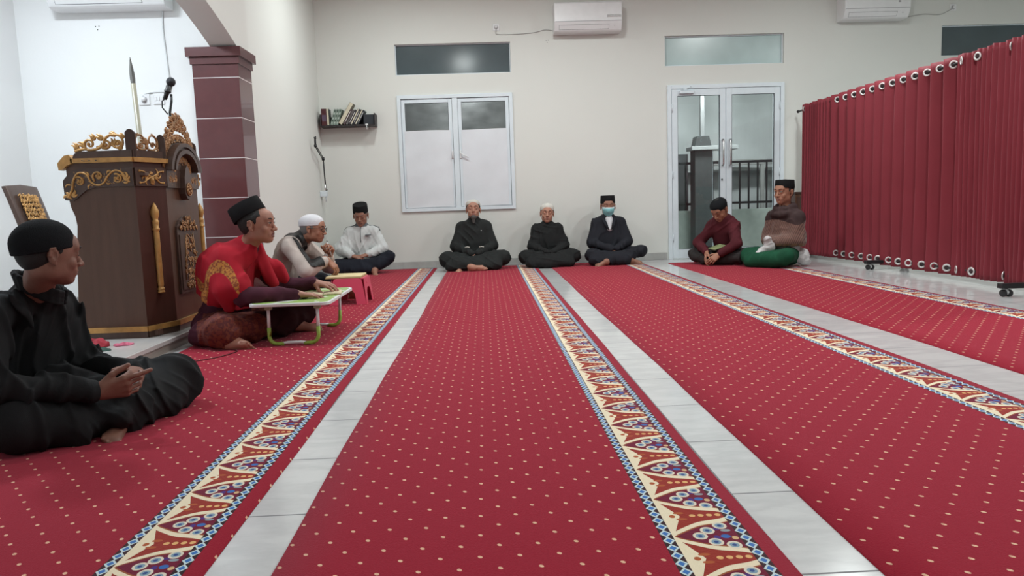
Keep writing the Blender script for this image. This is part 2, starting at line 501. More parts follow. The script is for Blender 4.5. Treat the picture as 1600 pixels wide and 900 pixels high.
# pillar clad in maroon tiles
def pillar(y0, y1, name):
    x0, x1 = -2.20, PX
    root = bpy.data.objects.new(name, None); COL.objects.link(root); root['kind'] = 'structure'; root['_o'] = (0, 0, 0)
    MB().box(x0 + .0015, x1 - .0015, y0 + .0015, y1 - .0015, 0.0, 2.04).build('pillar_core', M_GROUT, root)
    zs = [0.0, 0.30, 0.606, 0.912, 1.218, 1.524, 1.83, 1.945]
    mb = MB()
    for a, c in zip(zs, zs[1:]): mb.box(x0, x1, y0, y1, a + 0.0024, c - 0.0024 if c < 1.9 else c, 0.0015)
    mb.build('pillar_tiles', M_MAROON, root)
    mb = MB()
    mb.box(x0 - 0.012, x1 + 0.012, y0 - 0.012, y1 + 0.012, 1.93, 1.985, 0.002)
    mb.box(x0 - 0.034, x1 + 0.034, y0 - 0.034, y1 + 0.034, 1.985, 2.055, 0.002)
    mb.build('pillar_capital', M_MAROON, root)
    return root
pillar(5.88, 6.20, 'pillar')

# small drill holes where fixings were taken out
def holes(x, y, z, par):
    for dx, dz in ((-0.012, 0.012), (0.014, 0.014), (0.002, -0.012)):
        MB().lathe([(0.004, 0), (0.004, 0.002)], (x + dx, y, z + dz), (0, -1, 0), 8).build('drill_hole', M_BLACK, par)
holes(0.87, YB, 2.83, wall_back)
holes(-2.894, AY1, 2.224, bpy.data.objects['wall_alcove_side'])

# ------------------------------------------------------------------ windows and door
def frame_mb(x0, x1, z0, z1, t, y0, y1, b=0.002):
    mb = MB()
    mb.box(x0, x0 + t, y0, y1, z0, z1, b).box(x1 - t, x1, y0, y1, z0, z1, b)
    mb.box(x0 + t, x1 - t, y0, y1, z0, z0 + t, b).box(x0 + t, x1 - t, y0, y1, z1 - t, z1, b)
    return mb
def sroot(name):
    r = bpy.data.objects.new(name, None); COL.objects.link(r); r['kind'] = 'structure'; r['_o'] = (0, 0, 0); return r
win = sroot('window_1')
fr = frame_mb(W1[0], W1[1], W1[2], W1[3], 0.045, YB - 0.025, YB + 0.07)
fr.box(-0.367, -0.301, YB - 0.02, YB + 0.07, W1[2] + .045, W1[3] - .045, 0.002)
fr.build('window_frame', M_ALU, win)
for a, c in ((-1.015, -0.372), (-0.296, 0.355)):
    sash = frame_mb(a, c, W1[2] + 0.05, W1[3] - 0.052, 0.047, YB - 0.008, YB + 0.035).build('window_sash', M_ALU, win)
    sash['_o'] = (0, 0, 0)
    MB().box(a + .045, c - .045, YB + 0.012, YB + 0.018, W1[2] + .095, W1[3] - .097).build('pane', M_GLASS, sash)
    frame_mb(a + .044, c - .044, W1[2] + .094, W1[3] - .096, 0.005, YB - 0.009, YB + 0.01, 0).build('seal', M_ALU_SH, sash)
    hx = c - 0.012 if a < -0.5 else a + 0.012
    h = MB().box(hx - 0.012, hx + 0.012, YB - 0.022, YB - 0.006, 1.40, 1.50, 0.003)
    if a < -.5: h.tube([(hx, YB - .02, 1.49), (hx, YB - .045, 1.485), (hx - .004, YB - .05, 1.40)], 0.007)
    else: h.tube([(hx, YB - .02, 1.47), (hx, YB - .045, 1.465), (hx + .10, YB - .05, 1.405)], 0.007)
    h.build('window_handle', M_WHITEPL, sash)
t1 = sroot('window_2')
frame_mb(*T1[:2], *T1[2:], 0.012, YB + 0.03, YB + 0.08).build('window_frame', M_ALU, t1)
MB().box(T1[0] + .01, T1[1] - .01, YB + .05, YB + .056, T1[2] + .01, T1[3] - .01).build('pane', M_FROST, t1)
t2 = sroot('window_3')
frame_mb(*T2[:2], *T2[2:], 0.014, YB + 0.04, YB + 0.09).build('window_frame', M_ALU, t2)
MB().box(T2[0] + .012, T2[1] - .012, YB + .06, YB + .066, T2[2] + .012, T2[3] - .012).build('pane', M_FROSTL, t2)
t3 = sroot('window_4')
frame_mb(*T3[:2], *T3[2:], 0.012, YB + 0.03, YB + 0.08).build('window_frame', M_ALU, t3)
MB().box(T3[0] + .01, T3[1] - .01, YB + .05, YB + .056, T3[2] + .01, T3[3] - .01).build('pane', M_FROST, t3)

dr = sroot('door_1')
fm = MB().box(D1[0], D1[0] + .05, YB - .03, YB + .08, 0, D1[3], .002).box(D1[1] - .05, D1[1], YB - .03, YB + .08, 0, D1[3], .002)
fm.box(D1[0] + .05, D1[1] - .05, YB - .03, YB + .08, D1[3] - .05, D1[3], .002)
fm.build('door_frame', M_ALU, dr)
for a, c in ((2.455, 3.158), (3.164, 3.87)):
    lf = MB().box(a, a + .078, YB - .02, YB + .03, .012, 2.185, .002).box(c - .078, c, YB - .02, YB + .03, .012, 2.185, .002)
    lf.box(a + .078, c - .078, YB - .02, YB + .03, 2.10, 2.185, .002).box(a + .078, c - .078, YB - .02, YB + .03, .012, .13, .002)
    L = lf.build('door_leaf', M_ALU, dr); L['_o'] = (0, 0, 0)
    MB().box(a + .075, c - .075, YB + .002, YB + .008, .127, 2.103).build('pane', M_GLASS, L)
    frame_mb(a + .074, c - .074, .126, 2.104, 0.005, YB - 0.021, YB + 0.0, 0).build('seal', M_ALU_SH, L)
    hx = c - .045 if a < 3 else a + .045
    MB().tube([(hx, YB - .02, 1.53), (hx, YB - .06, 1.53), (hx, YB - .075, 1.51), (hx, YB - .075, 1.22), (hx, YB - .06, 1.20), (hx, YB - .02, 1.20)], .011, 10).build('door_handle', M_STEEL, L)
    gx = a + .004 if a < 3 else c - .004
    for z in (.28, 1.1, 1.95): MB().tube([(gx, YB - .028, z - .05), (gx, YB - .028, z + .05)], .008, 8).build('door_hinge', M_ALU, L)
MB().lathe([(.014, 0), (.014, .006)], (3.108, YB - .02, 1.02), (0, -1, 0), 14, sx=.7).build('lock', M_BLACK, dr)
MB().box(2.55, 2.74, YB - .06, YB - .02, 2.125, 2.165, .006).tube([(2.56, YB - .05, 2.165), (2.66, YB - .10, 2.19), (2.70, YB - .04, 2.215)], .006, 6).build('door_closer', M_ALU, dr)

# paper taped over the lower panes
for i, (a, c, lab) in enumerate(((-0.985, -0.395, 'white paper sheet taped over the lower left window pane'), (-0.262, 0.322, 'white paper sheet taped over the lower right window pane'))):
    mb = MB(); nx, nz = 14, 22; vs = []; fs = []
    for side in (0, 1):
        for j in range(nz + 1):
            for k in range(nx + 1):
                px_ = a + (c - a) * k / nx; pz = 0.785 + (1.762 - 0.785) * j / nz
                ww = 0.0022 * math.sin(9 * pz + 3 * px_ + i) + 0.0014 * math.sin(23 * pz - 6 * px_ + 2 * i) + .0012 * math.sin(31 * px_)
                vs.append((px_, YB - 0.0135 - ww - side * 0.0006, pz + 0.004 * math.sin(7 * px_)))
    o = (nx + 1) * (nz + 1)
    for j in range(nz):
        for k in range(nx):
            q = j * (nx + 1) + k
            fs.append((q, q + 1, q + nx + 2, q + nx + 1)); fs.append((o + q, o + q + nx + 1, o + q + nx + 2, o + q + 1))
    tag(mb.add(vs, fs, 0, True).build('paper_sheet', M_PAPER), lab, 'paper')

# ------------------------------------------------------------------ outside the door
M_TARP = mat('grey_tarpaulin', (0.52, 0.55, 0.55), 0.5, var=0.10, nscale=2.2, bmp=0.5, bscale=5, spec=.6)
M_TARPD = mat('dark_tarpaulin', (0.20, 0.20, 0.20), 0.35, var=0.35, nscale=4, bmp=1.0, bscale=7, stretch=(1, 1, 1.8), spec=.7)
M_POST = mat('grey_painted_post', (0.060, 0.068, 0.068), 0.7, var=.1, bmp=.2)
M_LOWW = mat('green_grey_render', (0.37, 0.42, 0.385), 0.8, var=.08, bmp=.3)
M_CONC = mat('porch_concrete', (0.35, 0.36, 0.35), 0.7, var=.1)
struct('floor_porch', MB().box(-2.2, 8.4, YB + .15, 14, -0.12, -0.01), M_CONC)
struct('ceiling_porch', MB().box(-2.2, 8.4, YB + .15, 14, 3.05, 3.12), M_CEIL)
def cloth_sheet(x0, x1, z0, z1, yy, amp, seed, m, name, nx=60, nz=40):
    rnd = random.Random(seed); ks = [(rnd.uniform(2, 9), rnd.uniform(-8, 8), rnd.uniform(0, 6)) for _ in range(6)]
    vs = []; fs = []
    for side in (0, 1):
        for j in range(nz + 1):
            for k in range(nx + 1):
                a = x0 + (x1 - x0) * k / nx; c = z0 + (z1 - z0) * j / nz
                ww = sum(math.sin(p * a + q * c + r) for p, q, r in ks) * amp / 3
                vs.append((a, yy + ww + side * .002, c))
    o = (nx + 1) * (nz + 1)
    for j in range(nz):
        for k in range(nx):
            q = j * (nx + 1) + k
            fs.append((q, q + 1, q + nx + 2, q + nx + 1)); fs.append((o + q, o + q + nx + 1, o + q + nx + 2, o + q + 1))
    return MB().add(vs, fs, 0, True).build(name, m)
tag(cloth_sheet(1.9, 8.2, 1.22, 3.03, 12.3, 0.03, 3, M_TARP, 'tarpaulin'), 'pale grey tarpaulin hung outside beyond the glass door', 'tarpaulin')
tag(cloth_sheet(1.9, 8.2, 0.0, 1.24, 12.5, 0.02, 5, M_TARP, 'tarpaulin'), 'lower grey tarpaulin seen between the fence bars outside', 'tarpaulin')
tag(cloth_sheet(-1.9, 1.7, 1.0, 3.03, 10.75, 0.035, 9, M_TARPD, 'tarpaulin'), 'dark crumpled tarpaulin behind the upper window panes', 'tarpaulin')
g_ = thing('porch_post', 'thick dark grey square post with a domed cap seen through the left glass door', 'post', (3.29, 11.0, 0))
MB().box(3.157, 3.417, 11.0, 11.26, -.01, 1.50, .004).build('post_shaft', M_POST, g_)
MB().prism([(-.125, 0), (.125, 0), (.09, .15), (-.09, .15)], (3.287, 11.02, 1.555), (1, 0, 0), (0, 0, 1), (0, 1, 0), 0, .22).build('post_cap', M_POST, g_)
MB().box(3.10, 3.80, 10.96, 11.28, 1.50, 1.555, .004).build('ledge', mat('pale_ledge_paint', (.40, .42, .42), .7), g_)
tag(MB().box(3.27, 3.33, 11.09, 11.15, 1.705, 3.05, .004).build('slim_post', mat('pale_post_paint', (.24, .25, .25), .7)), 'slim white upright standing on top of the dark grey post outside', 'post')
tag(MB().box(3.46, 3.52, 11.3, 11.36, -.01, 1.5, .004).build('white_pipe', M_ALU), 'white upright pipe just behind the dark grey post outside', 'pipe')
struct('wall_porch', MB().box(1.9, 8.2, 11.4, 11.52, -.01, 0.60, .003), M_LOWW)
fn = thing('metal_fence', 'black barred metal fence on the low wall outside, seen through both glass doors', 'fence', (5.0, 11.45, .6))
for z in (0.70, 1.33):
    MB().box(1.9, 8.2, 11.44, 11.47, z - .018, z + .018).build('rail', M_BLACKMET, fn)
x = 2.0
while x < 6.6:
    MB().box(x - .011, x + .011, 11.445, 11.467, .60, 1.33).build('bar', M_BLACKMET, fn); x += .142
hr = thing('handrail', 'long pale horizontal rail above the bars outside the right door', 'rail', (5.9, 12.1, 0))
MB().box(3.6, 8.2, 12.1, 12.16, 1.31, 1.40, .004).build('rail_beam', M_CONC, hr)
for x in (4.6, 6.4, 8.1): MB().box(x - .03, x + .03, 12.1, 12.16, -.01, 1.31, .004).build('rail_post', M_CONC, hr)
tag(MB().box(2.55, 3.30, 11.9, 11.96, -.01, 1.50, .003).build('dark_panel', mat('dark_fence_panel', (.05, .052, .056), .6, var=.3, nscale=5)), 'dark gate behind the fence left of the grey post, an unidentified dark area outside', 'backing')  # panel stands in for an unidentified dark area beyond the fence

# ------------------------------------------------------------------ carpets
def carpet(label, x0, x1, y0, y1, border, dots0, vo, seed, wr=0.0):
    m = carpet_mat('red_carpet_pile', dots0[0], dots0[1], border[0], border[1], vo)
    rnd = random.Random(seed); ny = 160; nx = 8; vs = []; ph = [rnd.uniform(0, 6) for _ in range(4)]
    T = 0.009
    def jit(y, e): return 0.0035 * math.sin(1.7 * y + ph[e]) + 0.0015 * math.sin(5.1 * y + ph[e + 1])
    rows = []
    for j in range(ny + 1):
        yy = y0 + (y1 - y0) * j / ny
        a = x0 + jit(yy, 0); c = x1 + jit(yy, 2)
        row = []
        for k in range(nx + 1):
            xx = a + (c - a) * k / nx
            z = T
            for (wy, wx0, wx1, h) in (WR if wr else []):
                z += h * math.exp(-((yy - wy) / .03) ** 2) * max(0, min(1, (xx - wx0) / .1, (wx1 - xx) / .1))
            row.append((xx, yy, z))
        rows.append([(a - .001, yy, 0.0005)] + [(a + .003, yy, T * .8)] + row[1:-1] + [(c - .003, yy, T * .8)] + [(c + .001, yy, .0005)])
    n = len(rows[0]); vs = [p for r in rows for p in r]
    fs = [(j * n + k, j * n + k + 1, (j + 1) * n + k + 1, (j + 1) * n + k) for j in range(ny) for k in range(n - 1)]
    for j in (0, ny):
        base = len(vs); vs += [(p[0], p[1], 0.0005) for p in rows[j]]
        for k in range(n - 1): fs.append((j * n + k, base + k, base + k + 1, j * n + k + 1))
    return tag(MB().add(vs, fs, 0, True).build('carpet_runner', m, weld=False), label, 'carpet', kind=None)
WR = [(5.55, -0.5, -0.05, 0.006), (4.95, -0.5, 0.05, 0.006)]
carpet('red dotted prayer carpet nearest the wooden podium, its floral border along the right edge', -1.785, -0.645, 0.3, 9.5, (-0.885, -0.685), (-1.70, 1.52), 1.70, 1)
carpet('red dotted prayer carpet in the centre running up to the bearded man', -0.495, 0.622, 0.3, 9.46, (0.377, 0.582), (0.005, 1.500), 1.7145, 2, 1)
carpet('red dotted prayer carpet running up to the masked man by the back wall', 0.795, 1.945, 0.3, 9.44, (1.700, 1.905), (0.819, 1.656), 1.60, 3)
carpet('red dotted prayer carpet nearest the red curtain partition', 2.235, 3.395, 0.3, 8.97, (3.15, 3.355), (2.31, 1.6), 1.55, 4)
# ================================================================== LAMPS (out of frame, where the light comes from)
LAMP_AT = ['over the far end of the masked man\'s carpet', 'over the two men by the door', 'over the wall shelf corner', 'over the lap table side of the centre carpet', 'over the middle of the right carpets', 'above the camera', 'over the near end of the right carpets', 'behind the red curtain partition', 'inside the alcove above the podium']
for i, p in enumerate(ROOM_LAMPS + [ALCOVE_LAMP]):
    zc = ZC if i < len(ROOM_LAMPS) else AZ
    t = thing('ceiling_lamp', 'square white ceiling lamp ' + LAMP_AT[i], 'lamp', (p[0], p[1], zc), 'ceiling lamps')
    MB().box(p[0] - .17, p[0] + .17, p[1] - .17, p[1] + .17, zc - .022, zc - .001, .004).build('housing', M_WHITEPL, t)
    MB().box(p[0] - .15, p[0] + .15, p[1] - .15, p[1] + .15, zc - .026, zc - .022).build('diffuser', M_LAMP, t)

# ================================================================== PODIUM
def wood(name, c0, c1, rough=0.38, sc=1.0):
    m, nt, b = new_mat(name)
    n = noise(5 * sc, 5, stretch=(6, 6, 0.6)); n2 = noise(40 * sc, 3, stretch=(5, 5, .5))
    c = mixc((n - .3) * 2, c0, c1); c = mixc(n2 * .35, c, tuple(k * .6 for k in c0))
    nt.links.new(c, b.inputs['Base Color']); b.inputs['Roughness'].default_value = rough
    bump(b, n2, .12, .002)
    return m
M_WOOD = wood('dark_brown_varnished_wood', (0.085, 0.038, 0.022), (0.118, 0.056, 0.034))
M_WOODM = wood('dark_maroon_brown_wood', (0.058, 0.020, 0.014), (0.080, 0.030, 0.022))
M_WOODT = wood('dark_brown_carved_wood', (0.066, 0.037, 0.028), (0.094, 0.055, 0.043), .34)
M_GOLD = mat('gold_painted_wood', (0.50, 0.27, 0.085), 0.36, 0.25, var=.25, nscale=18, bmp=.2, bscale=60)
M_GOLDD = mat('worn_gold_carving', (0.32, 0.16, 0.065), 0.42, 0.25, var=.4, nscale=30, bmp=.3, bscale=60)

pod = thing('podium', 'tall dark brown wooden podium with gold carvings standing in the alcove', 'podium', (-2.2, 4.8, 0.08))
YP, X3 = 4.34, -1.915
A1, A2, A3, A4 = (-2.0, YP), (X3, 4.55), (X3, 5.03), (-2.0, 5.24)
prof = [(-2.395, .145), (-2.372, .45), (-2.352, .68), (-2.345, .745), (-2.352, .80), (-2.37, .85), (-2.378, .90), (-2.378, 1.10), (-2.0, 1.10), (-2.0, .145)]
def XZ(y): return dict(origin=(0, y, 0), U=(1, 0, 0), V=(0, 0, 1), N=(0, 1, 0))
MB().prism(prof, (0, YP, 0), (1, 0, 0), (0, 0, 1), (0, 1, 0), 0, .022).build('side_panel', M_WOOD, pod)
MB().prism(prof, (0, A4[1] - .022, 0), (1, 0, 0), (0, 0, 1), (0, 1, 0), 0, .022).build('side_panel', M_WOOD, pod)
def face(a, c):
    """frame of a vertical face from a to c: origin, U along, N outward (away from the podium axis)"""
    a3 = Vector((a[0], a[1], 0)); c3 = Vector((c[0], c[1], 0)); U = (c3 - a3).normalized()
    Nn = Vector((U.y, -U.x, 0)); return a3, U, Nn, (c3 - a3).length
def slab(mb, a, c, z0, z1, d0, d1, e=0.0, mi=0):
    o, U, Nn, L = face(a, c)
    return mb.prism([(-e, z0), (L + e, z0), (L + e, z1), (-e, z1)], o, U, (0, 0, 1), Nn, d0, d1, mi)
slab(MB(), A1, A2, .145, 1.10, -.022, 0).build('chamfer_panel', M_WOODM, pod)
slab(MB(), A3, A4, .145, 1.10, -.022, 0).build('chamfer_panel', M_WOODM, pod)
slab(MB(), A2, A3, .145, 1.12, -.022, 0).build('front_panel', M_WOOD, pod)
# plinth and gold base moulding
mb = MB(); mg = MB()
segs = [((-2.405, YP), A1, .0), (A1, A2, .0), (A2, A3, 0), (A3, A4, 0), (A4, (-2.405, A4[1]), 0)]
for a, c, e in segs:
    slab(mb, a, c, .08, .118, -.03, .014, .004)
    slab(mg, a, c, .118, .147, -.03, .020, .006)
mb.build('plinth', M_WOODT, pod); 
mg.build('base_moulding', M_GOLD, pod)
# gold rail under the crest
mg = MB()
slab(mg, (-2.335, YP), A1, 1.100, 1.126, -.02, .022, .004); slab(mg, A1, A2, 1.100, 1.126, -.02, .018, .004)
o, U, Nn, L = face(A2, A3)
mg.build('gold_rail', M_GOLD, pod); mg = MB()
mg.prism([(0, 1.10), (.03, 1.10), (.03, 1.126), (0, 1.126)], o, U, (0, 0, 1), Nn, -.02, .02)
mg.build('gold_rail', M_GOLD, pod); mg = MB()
mg.prism([(L - .03, 1.085), (L, 1.085), (L, 1.115), (L - .03, 1.115)], o, U, (0, 0, 1), Nn, -.02, .02)
mg.build('gold_rail', M_GOLD, pod); mg = MB()
mg.prism([(-2.412, 1.10), (-2.408, 1.062), (-2.385, 1.066), (-2.36, 1.088), (-2.33, 1.10), (-2.33, 1.127), (-2.345, 1.148), (-2.372, 1.143), (-2.395, 1.12)], (0, YP, 0), (1, 0, 0), (0, 0, 1), (0, -1, 0), -.03, .022)
mg.build('gold_rail', M_GOLD, pod)
for xx, zz in ((-2.272, 1.113), (-2.262, 1.110), (-2.232, 1.113), (-2.195, 1.112)):
    MB().lathe([(.0035, 0), (.0035, .002)], (xx, YP - .022, zz), (0, -1, 0), 8).build('nail_hole', M_BLACK, pod)
# crest boards and posts
mb = MB()
mb.prism([(-2.335, 1.126), (-2.0, 1.126), (-2.0, 1.168), (-2.30, 1.165), (-2.325, 1.15)], (0, YP, 0), (1, 0, 0), (0, 0, 1), (0, 1, 0), -.005, .022)
slab(mb, A1, A2, 1.126, 1.168, -.022, .005)
mb.build('crest_board', M_WOODT, pod)
def post(P, zt, wd=.026):
    mb = MB(); x, y = P
    mb.prism([(-wd, 1.126), (wd, 1.126), (wd, zt - .02), (wd * .5, zt - .004), (0, zt), (-wd * .5, zt - .004), (-wd, zt - .02)], (x, y, 0), Vector((1, .25, 0)).normalized(), (0, 0, 1), Vector((.25, -1, 0)).normalized(), -.022, .010)
    mb.build('corner_post', M_WOODT, pod)
post((-2.008, 4.352), 1.285); post((-1.922, 4.548), 1.268, .022)
post((-1.922, 5.035), 1.262, .018); post((-2.008, 5.228), 1.285)
# carved band boards
mb = MB()
mb.prism([(-2.0, .962), (-2.22, .960), (-2.265, .950), (-2.31, .915), (-2.345, .888), (-2.392, .893), (-2.396, 1.0), (-2.388, 1.012), (-2.365, 1.036), (-2.335, 1.060), (-2.30, 1.068), (-2.0, 1.068)], (0, YP, 0), (1, 0, 0), (0, 0, 1), (0, -1, 0), 0, .014)
slab(mb, A1, A2, .962, 1.068, 0, .012)
o, U, Nn, L = face(A2, A3)
mb.prism([(0, .955), (L, .955), (L, 1.06), (0, 1.06)], o, U, (0, 0, 1), Nn, 0, .012)
slab(mb, A3, A4, .962, 1.068, 0, .012)
mb.build('band_board', M_WOODT, pod)
# pierced scrollwork -------------------------------------------------
def spiral(c, r, a0, turns, n=22, shrink=.18):
    out = []
    for i in range(n + 1):
        t = i / n; a = a0 + turns * 2 * PI * t; rr = r * (1 - (1 - shrink) * t)
        out.append((c[0] + math.cos(a) * rr, c[1] + math.sin(a) * rr))
    return out
class Carve:
    def __init__(s, o, U, V, N, d=.010): s.o, s.U, s.V, s.N, s.d = Vector(o), Vector(U), Vector(V), Vector(N), d; s.mb = MB()
    def P(s, p, h=None): return s.o + s.U * p[0] + s.V * p[1] + s.N * (s.d if h is None else h)
    def line(s, pts, r0, r1=None, h=None):
        n = len(pts); r1 = r0 if r1 is None else r1
        s.mb.tube([s.P(p, h) for p in pts], [r0 + (r1 - r0) * i / (n - 1) for i in range(n)], 6, flat=1.2, fn=s.N)
    def leaf(s, p, ang, ln, wd, h=None):
        """pointed leaf with a curled tip"""
        pts = []; rs = []
        for i in range(8):
            t = i / 7; a = ang + .9 * t * t
            pts.append(s.P((p[0] + math.cos(a) * ln * t, p[1] + math.sin(a) * ln * t), h)); rs.append(max(.0008, wd * math.sin(PI * (t * .85 + .12)) ** .8))
        s.mb.tube(pts, rs, 6, flat=.55, fn=s.N)
    def fan(s, p, ang, ln, wd, n=3, sp=.6):
        for i in range(n): s.leaf(p, ang + (i - (n - 1) / 2) * sp, ln * (1 - .18 * abs(i - (n - 1) / 2)), wd)
    def scroll(s, c, r, a0, turns, r0=.006, r1=.003):
        s.line(spiral(c, r, a0, turns), r0, r1); e = spiral(c, r, a0, turns)[-1]
        s.mb.ball(s.P(e), (r0 * 1.3,) * 3, 8, 5)
    def curve(s, pts, r0, r1=None, m=10):
        out = []
        P = [pts[0]] + pts + [pts[-1]]
        for i in range(1, len(P) - 2):
            for k in range(m):
                t = k / m; q = []
                for d in (0, 1):
                    p0, p1, p2, p3 = P[i - 1][d], P[i][d], P[i + 1][d], P[i + 2][d]
                    q.append(.5 * (2 * p1 + (p2 - p0) * t + (2 * p0 - 5 * p1 + 4 * p2 - p3) * t * t + (3 * p1 - p0 - 3 * p2 + p3) * t ** 3))
                out.append(tuple(q))
        out.append(pts[-1]); s.line(out, r0, r1)
# vine on the side band (u = world x, v = world z on the near face)
def side_band(y, N):
    c = Carve((0, y, 0), (1, 0, 0), (0, 0, 1), N, .016)
    c.curve([(-2.372, .905), (-2.345, .955), (-2.335, 1.0), (-2.305, 1.042), (-2.26, 1.035), (-2.235, .99), (-2.20, .972), (-2.165, .985), (-2.14, 1.02), (-2.10, 1.052), (-2.06, 1.04), (-2.035, 1.0), (-2.02, .985)], .0065, .005)
    c.scroll((-2.302, .995), .030, 2.2, -1.1); c.fan((-2.30, .995), 1.0, .022, .007, 4, 1.4)
    c.scroll((-2.195, 1.022), .032, -2.2, -1.25); c.fan((-2.195, 1.02), 0.3, .024, .007, 4, 1.3)
    c.scroll((-2.09, 1.005), .030, 2.0, -1.2); c.fan((-2.09, 1.005), 1.3, .022, .006, 4, 1.4)
    c.fan((-2.372, .912), 1.9, .030, .010, 2, 1.4); c.fan((-2.352, .925), -.4, .036, .010, 2, 1.0); c.leaf((-2.36, .93), 4.2, .034, .009)
    c.leaf((-2.35, .975), 2.6, .035, .006); c.leaf((-2.255, 1.02), .9, .03, .007); c.leaf((-2.15, .985), -.9, .022, .006)
    rq = random.Random(3)
    for k in range(46):
        u_ = rq.uniform(-2.33, -2.03); c.leaf((u_, rq.uniform(.975, 1.05)), rq.uniform(0, 6), .022, .0048, .012)
    c.fan((-2.05, 1.0), .5, .045, .009, 3, .8); c.leaf((-2.055, .985), -.5, .032, .007); c.leaf((-2.12, 1.05), 2.9, .03, .006); c.leaf((-2.24, .975), 3.3, .026, .006)
    return c
side_band(YP, (0, -1, 0)).mb.build('band_carving', M_GOLD, pod)
side_band(A4[1], (0, 1, 0)).mb.build('band_carving', M_GOLD, pod)
def cross_band(a, c_, m=M_GOLD):
    o, U, Nn, L = face(a, c_)
    c = Carve(o, U, (0, 0, 1), Nn, .014)
    m_ = L / 2
    for sx in (-1, 1):
        for sz in (-1, 1):
            c.curve([(m_, 1.015), (m_ + sx * .03, 1.015 + sz * .012), (m_ + sx * .055, 1.015 + sz * .03), (m_ + sx * .08, 1.015 + sz * .034)], .0055, .004)
            c.mb.ball(c.P((m_ + sx * .086, 1.015 + sz * .034)), .0075, 8, 5)
            c.leaf((m_ + sx * .025, 1.015), (0 if sx > 0 else PI) + sz * .5, .05, .0065)
        c.scroll((m_ + sx * .035, 1.015), .018, 0, sx * 1.0, .004, .003)
    c.mb.ball(c.P((m_, .998)), (.014, .014, .018), 10, 6); c.fan((m_, .99), -PI / 2, .024, .008, 3, .7); c.fan((m_, 1.03), PI / 2, .02, .006, 3, .8)
    c.mb.build('band_carving', m, pod)
cross_band(A1, A2); cross_band(A3, A4)
# openwork crest on the side
def side_crest(y, N):
    c = Carve((0, y, 0), (1, 0, 0), (0, 0, 1), N, -.006)
    c.curve([(-2.32, 1.166), (-2.27, 1.178), (-2.23, 1.172), (-2.19, 1.18), (-2.16, 1.20), (-2.145, 1.235), (-2.11, 1.255), (-2.07, 1.25), (-2.05, 1.225), (-2.052, 1.195), (-2.07, 1.178)], .009, .006)
    c.scroll((-2.235, 1.205), .036, -1.4, -1.3, .0085, .005); c.scroll((-2.145, 1.205), .03, 3.6, 1.2, .008, .005); c.scroll((-2.08, 1.205), .026, -2.6, 1.4, .0075, .004)
    c.scroll((-2.065, 1.185), .016, 2.8, 1.2, .006, .004)
    c.fan((-2.32, 1.172), .7, .05, .009, 4, .38); c.fan((-2.27, 1.185), 1.5, .045, .010, 3, .5); c.fan((-2.22, 1.23), .7, .035, .010, 3, .6)
    c.fan((-2.175, 1.225), 1.2, .04, .011, 3, .6); c.fan((-2.10, 1.245), 1.3, .034, .011, 4, .55); c.fan((-2.055, 1.235), .9, .03, .010, 3, .6)
    c.fan((-2.12, 1.20), .1, .045, .010, 3, .45); c.leaf((-2.20, 1.19), -.2, .04, .008); c.leaf((-2.06, 1.20), 2.4, .035, .008); c.fan((-2.17, 1.18), .2, .04, .008, 2, .5)
    return c
side_crest(YP, (0, -1, 0)).mb.build('crest_carving', M_GOLD, pod)
side_crest(A4[1], (0, 1, 0)).mb.build('crest_carving', M_GOLD, pod)
def chamfer_crest(a, c_):
    o, U, Nn, L = face(a, c_); c = Carve(o, U, (0, 0, 1), Nn, -.006); m_ = L / 2
    for sx in (-1, 1):
        c.curve([(m_ + sx * .012, 1.175), (m_ + sx * .045, 1.172), (m_ + sx * .075, 1.19), (m_ + sx * .08, 1.225), (m_ + sx * .06, 1.255), (m_ + sx * .03, 1.252), (m_ + sx * .02, 1.225), (m_ + sx * .035, 1.205)], .0075, .0045)
        c.scroll((m_ + sx * .045, 1.20), .018, 0, sx * 1.2, .0055, .0035)
        c.fan((m_ + sx * .07, 1.19), PI / 2 + sx * -.8, .03, .007, 3, .7); c.leaf((m_ + sx * .05, 1.25), PI / 2 - sx * .3, .022, .006); c.fan((m_ + sx * .075, 1.172), PI / 2 - sx * 1.3, .02, .006, 2, .8)
    c.fan((m_, 1.20), PI / 2, .06, .012, 5, .28); c.mb.ball(c.P((m_, 1.19)), (.012, .012, .016), 10, 6)
    c.mb.build('crest_carving', M_GOLDD, pod)
chamfer_crest(A1, A2); chamfer_crest(A3, A4)
# front: moulded arch, pierced pediment, drop with rosette
o, U, Nn, L = face(A2, A3); cc = L / 2
def arcp(a, b, z, n=24, t0=0, t1=PI): return [(cc + math.cos(t0 + (t1 - t0) * i / n) * a, z + abs(math.sin(t0 + (t1 - t0) * i / n)) ** 1.15 * b) for i in range(n + 1)]
mb = MB()
def ringstrip(po, pi, d0, d1):
    for i in range(len(po) - 1):
        mb.prism([pi[i], po[i], po[i + 1], pi[i + 1]], o, U, (0, 0, 1), Nn, d0, d1)
ringstrip(arcp(.238, .175, 1.062), arcp(.205, .150, 1.062), -.02, .046)
ringstrip(arcp(.205, .150, 1.062), arcp(.190, .135, 1.062), -.02, .030)
ringstrip(arcp(.190, .135, 1.062), arcp(.160, .108, 1.062), -.02, .050)
mb.prism([(0, 1.062)] + arcp(.238, .175, 1.062)[::-1][:13] + [(cc, 1.262), (0.02, 1.262), (0, 1.25)], o, U, (0, 0, 1), Nn, -.022, .0)
mb.prism([(L, 1.062), (L, 1.25), (L - .02, 1.262), (cc, 1.262)] + arcp(.238, .175, 1.062)[:13][::-1], o, U, (0, 0, 1), Nn, -.022, .0)
mb.build('arch_moulding', M_WOODT, pod)
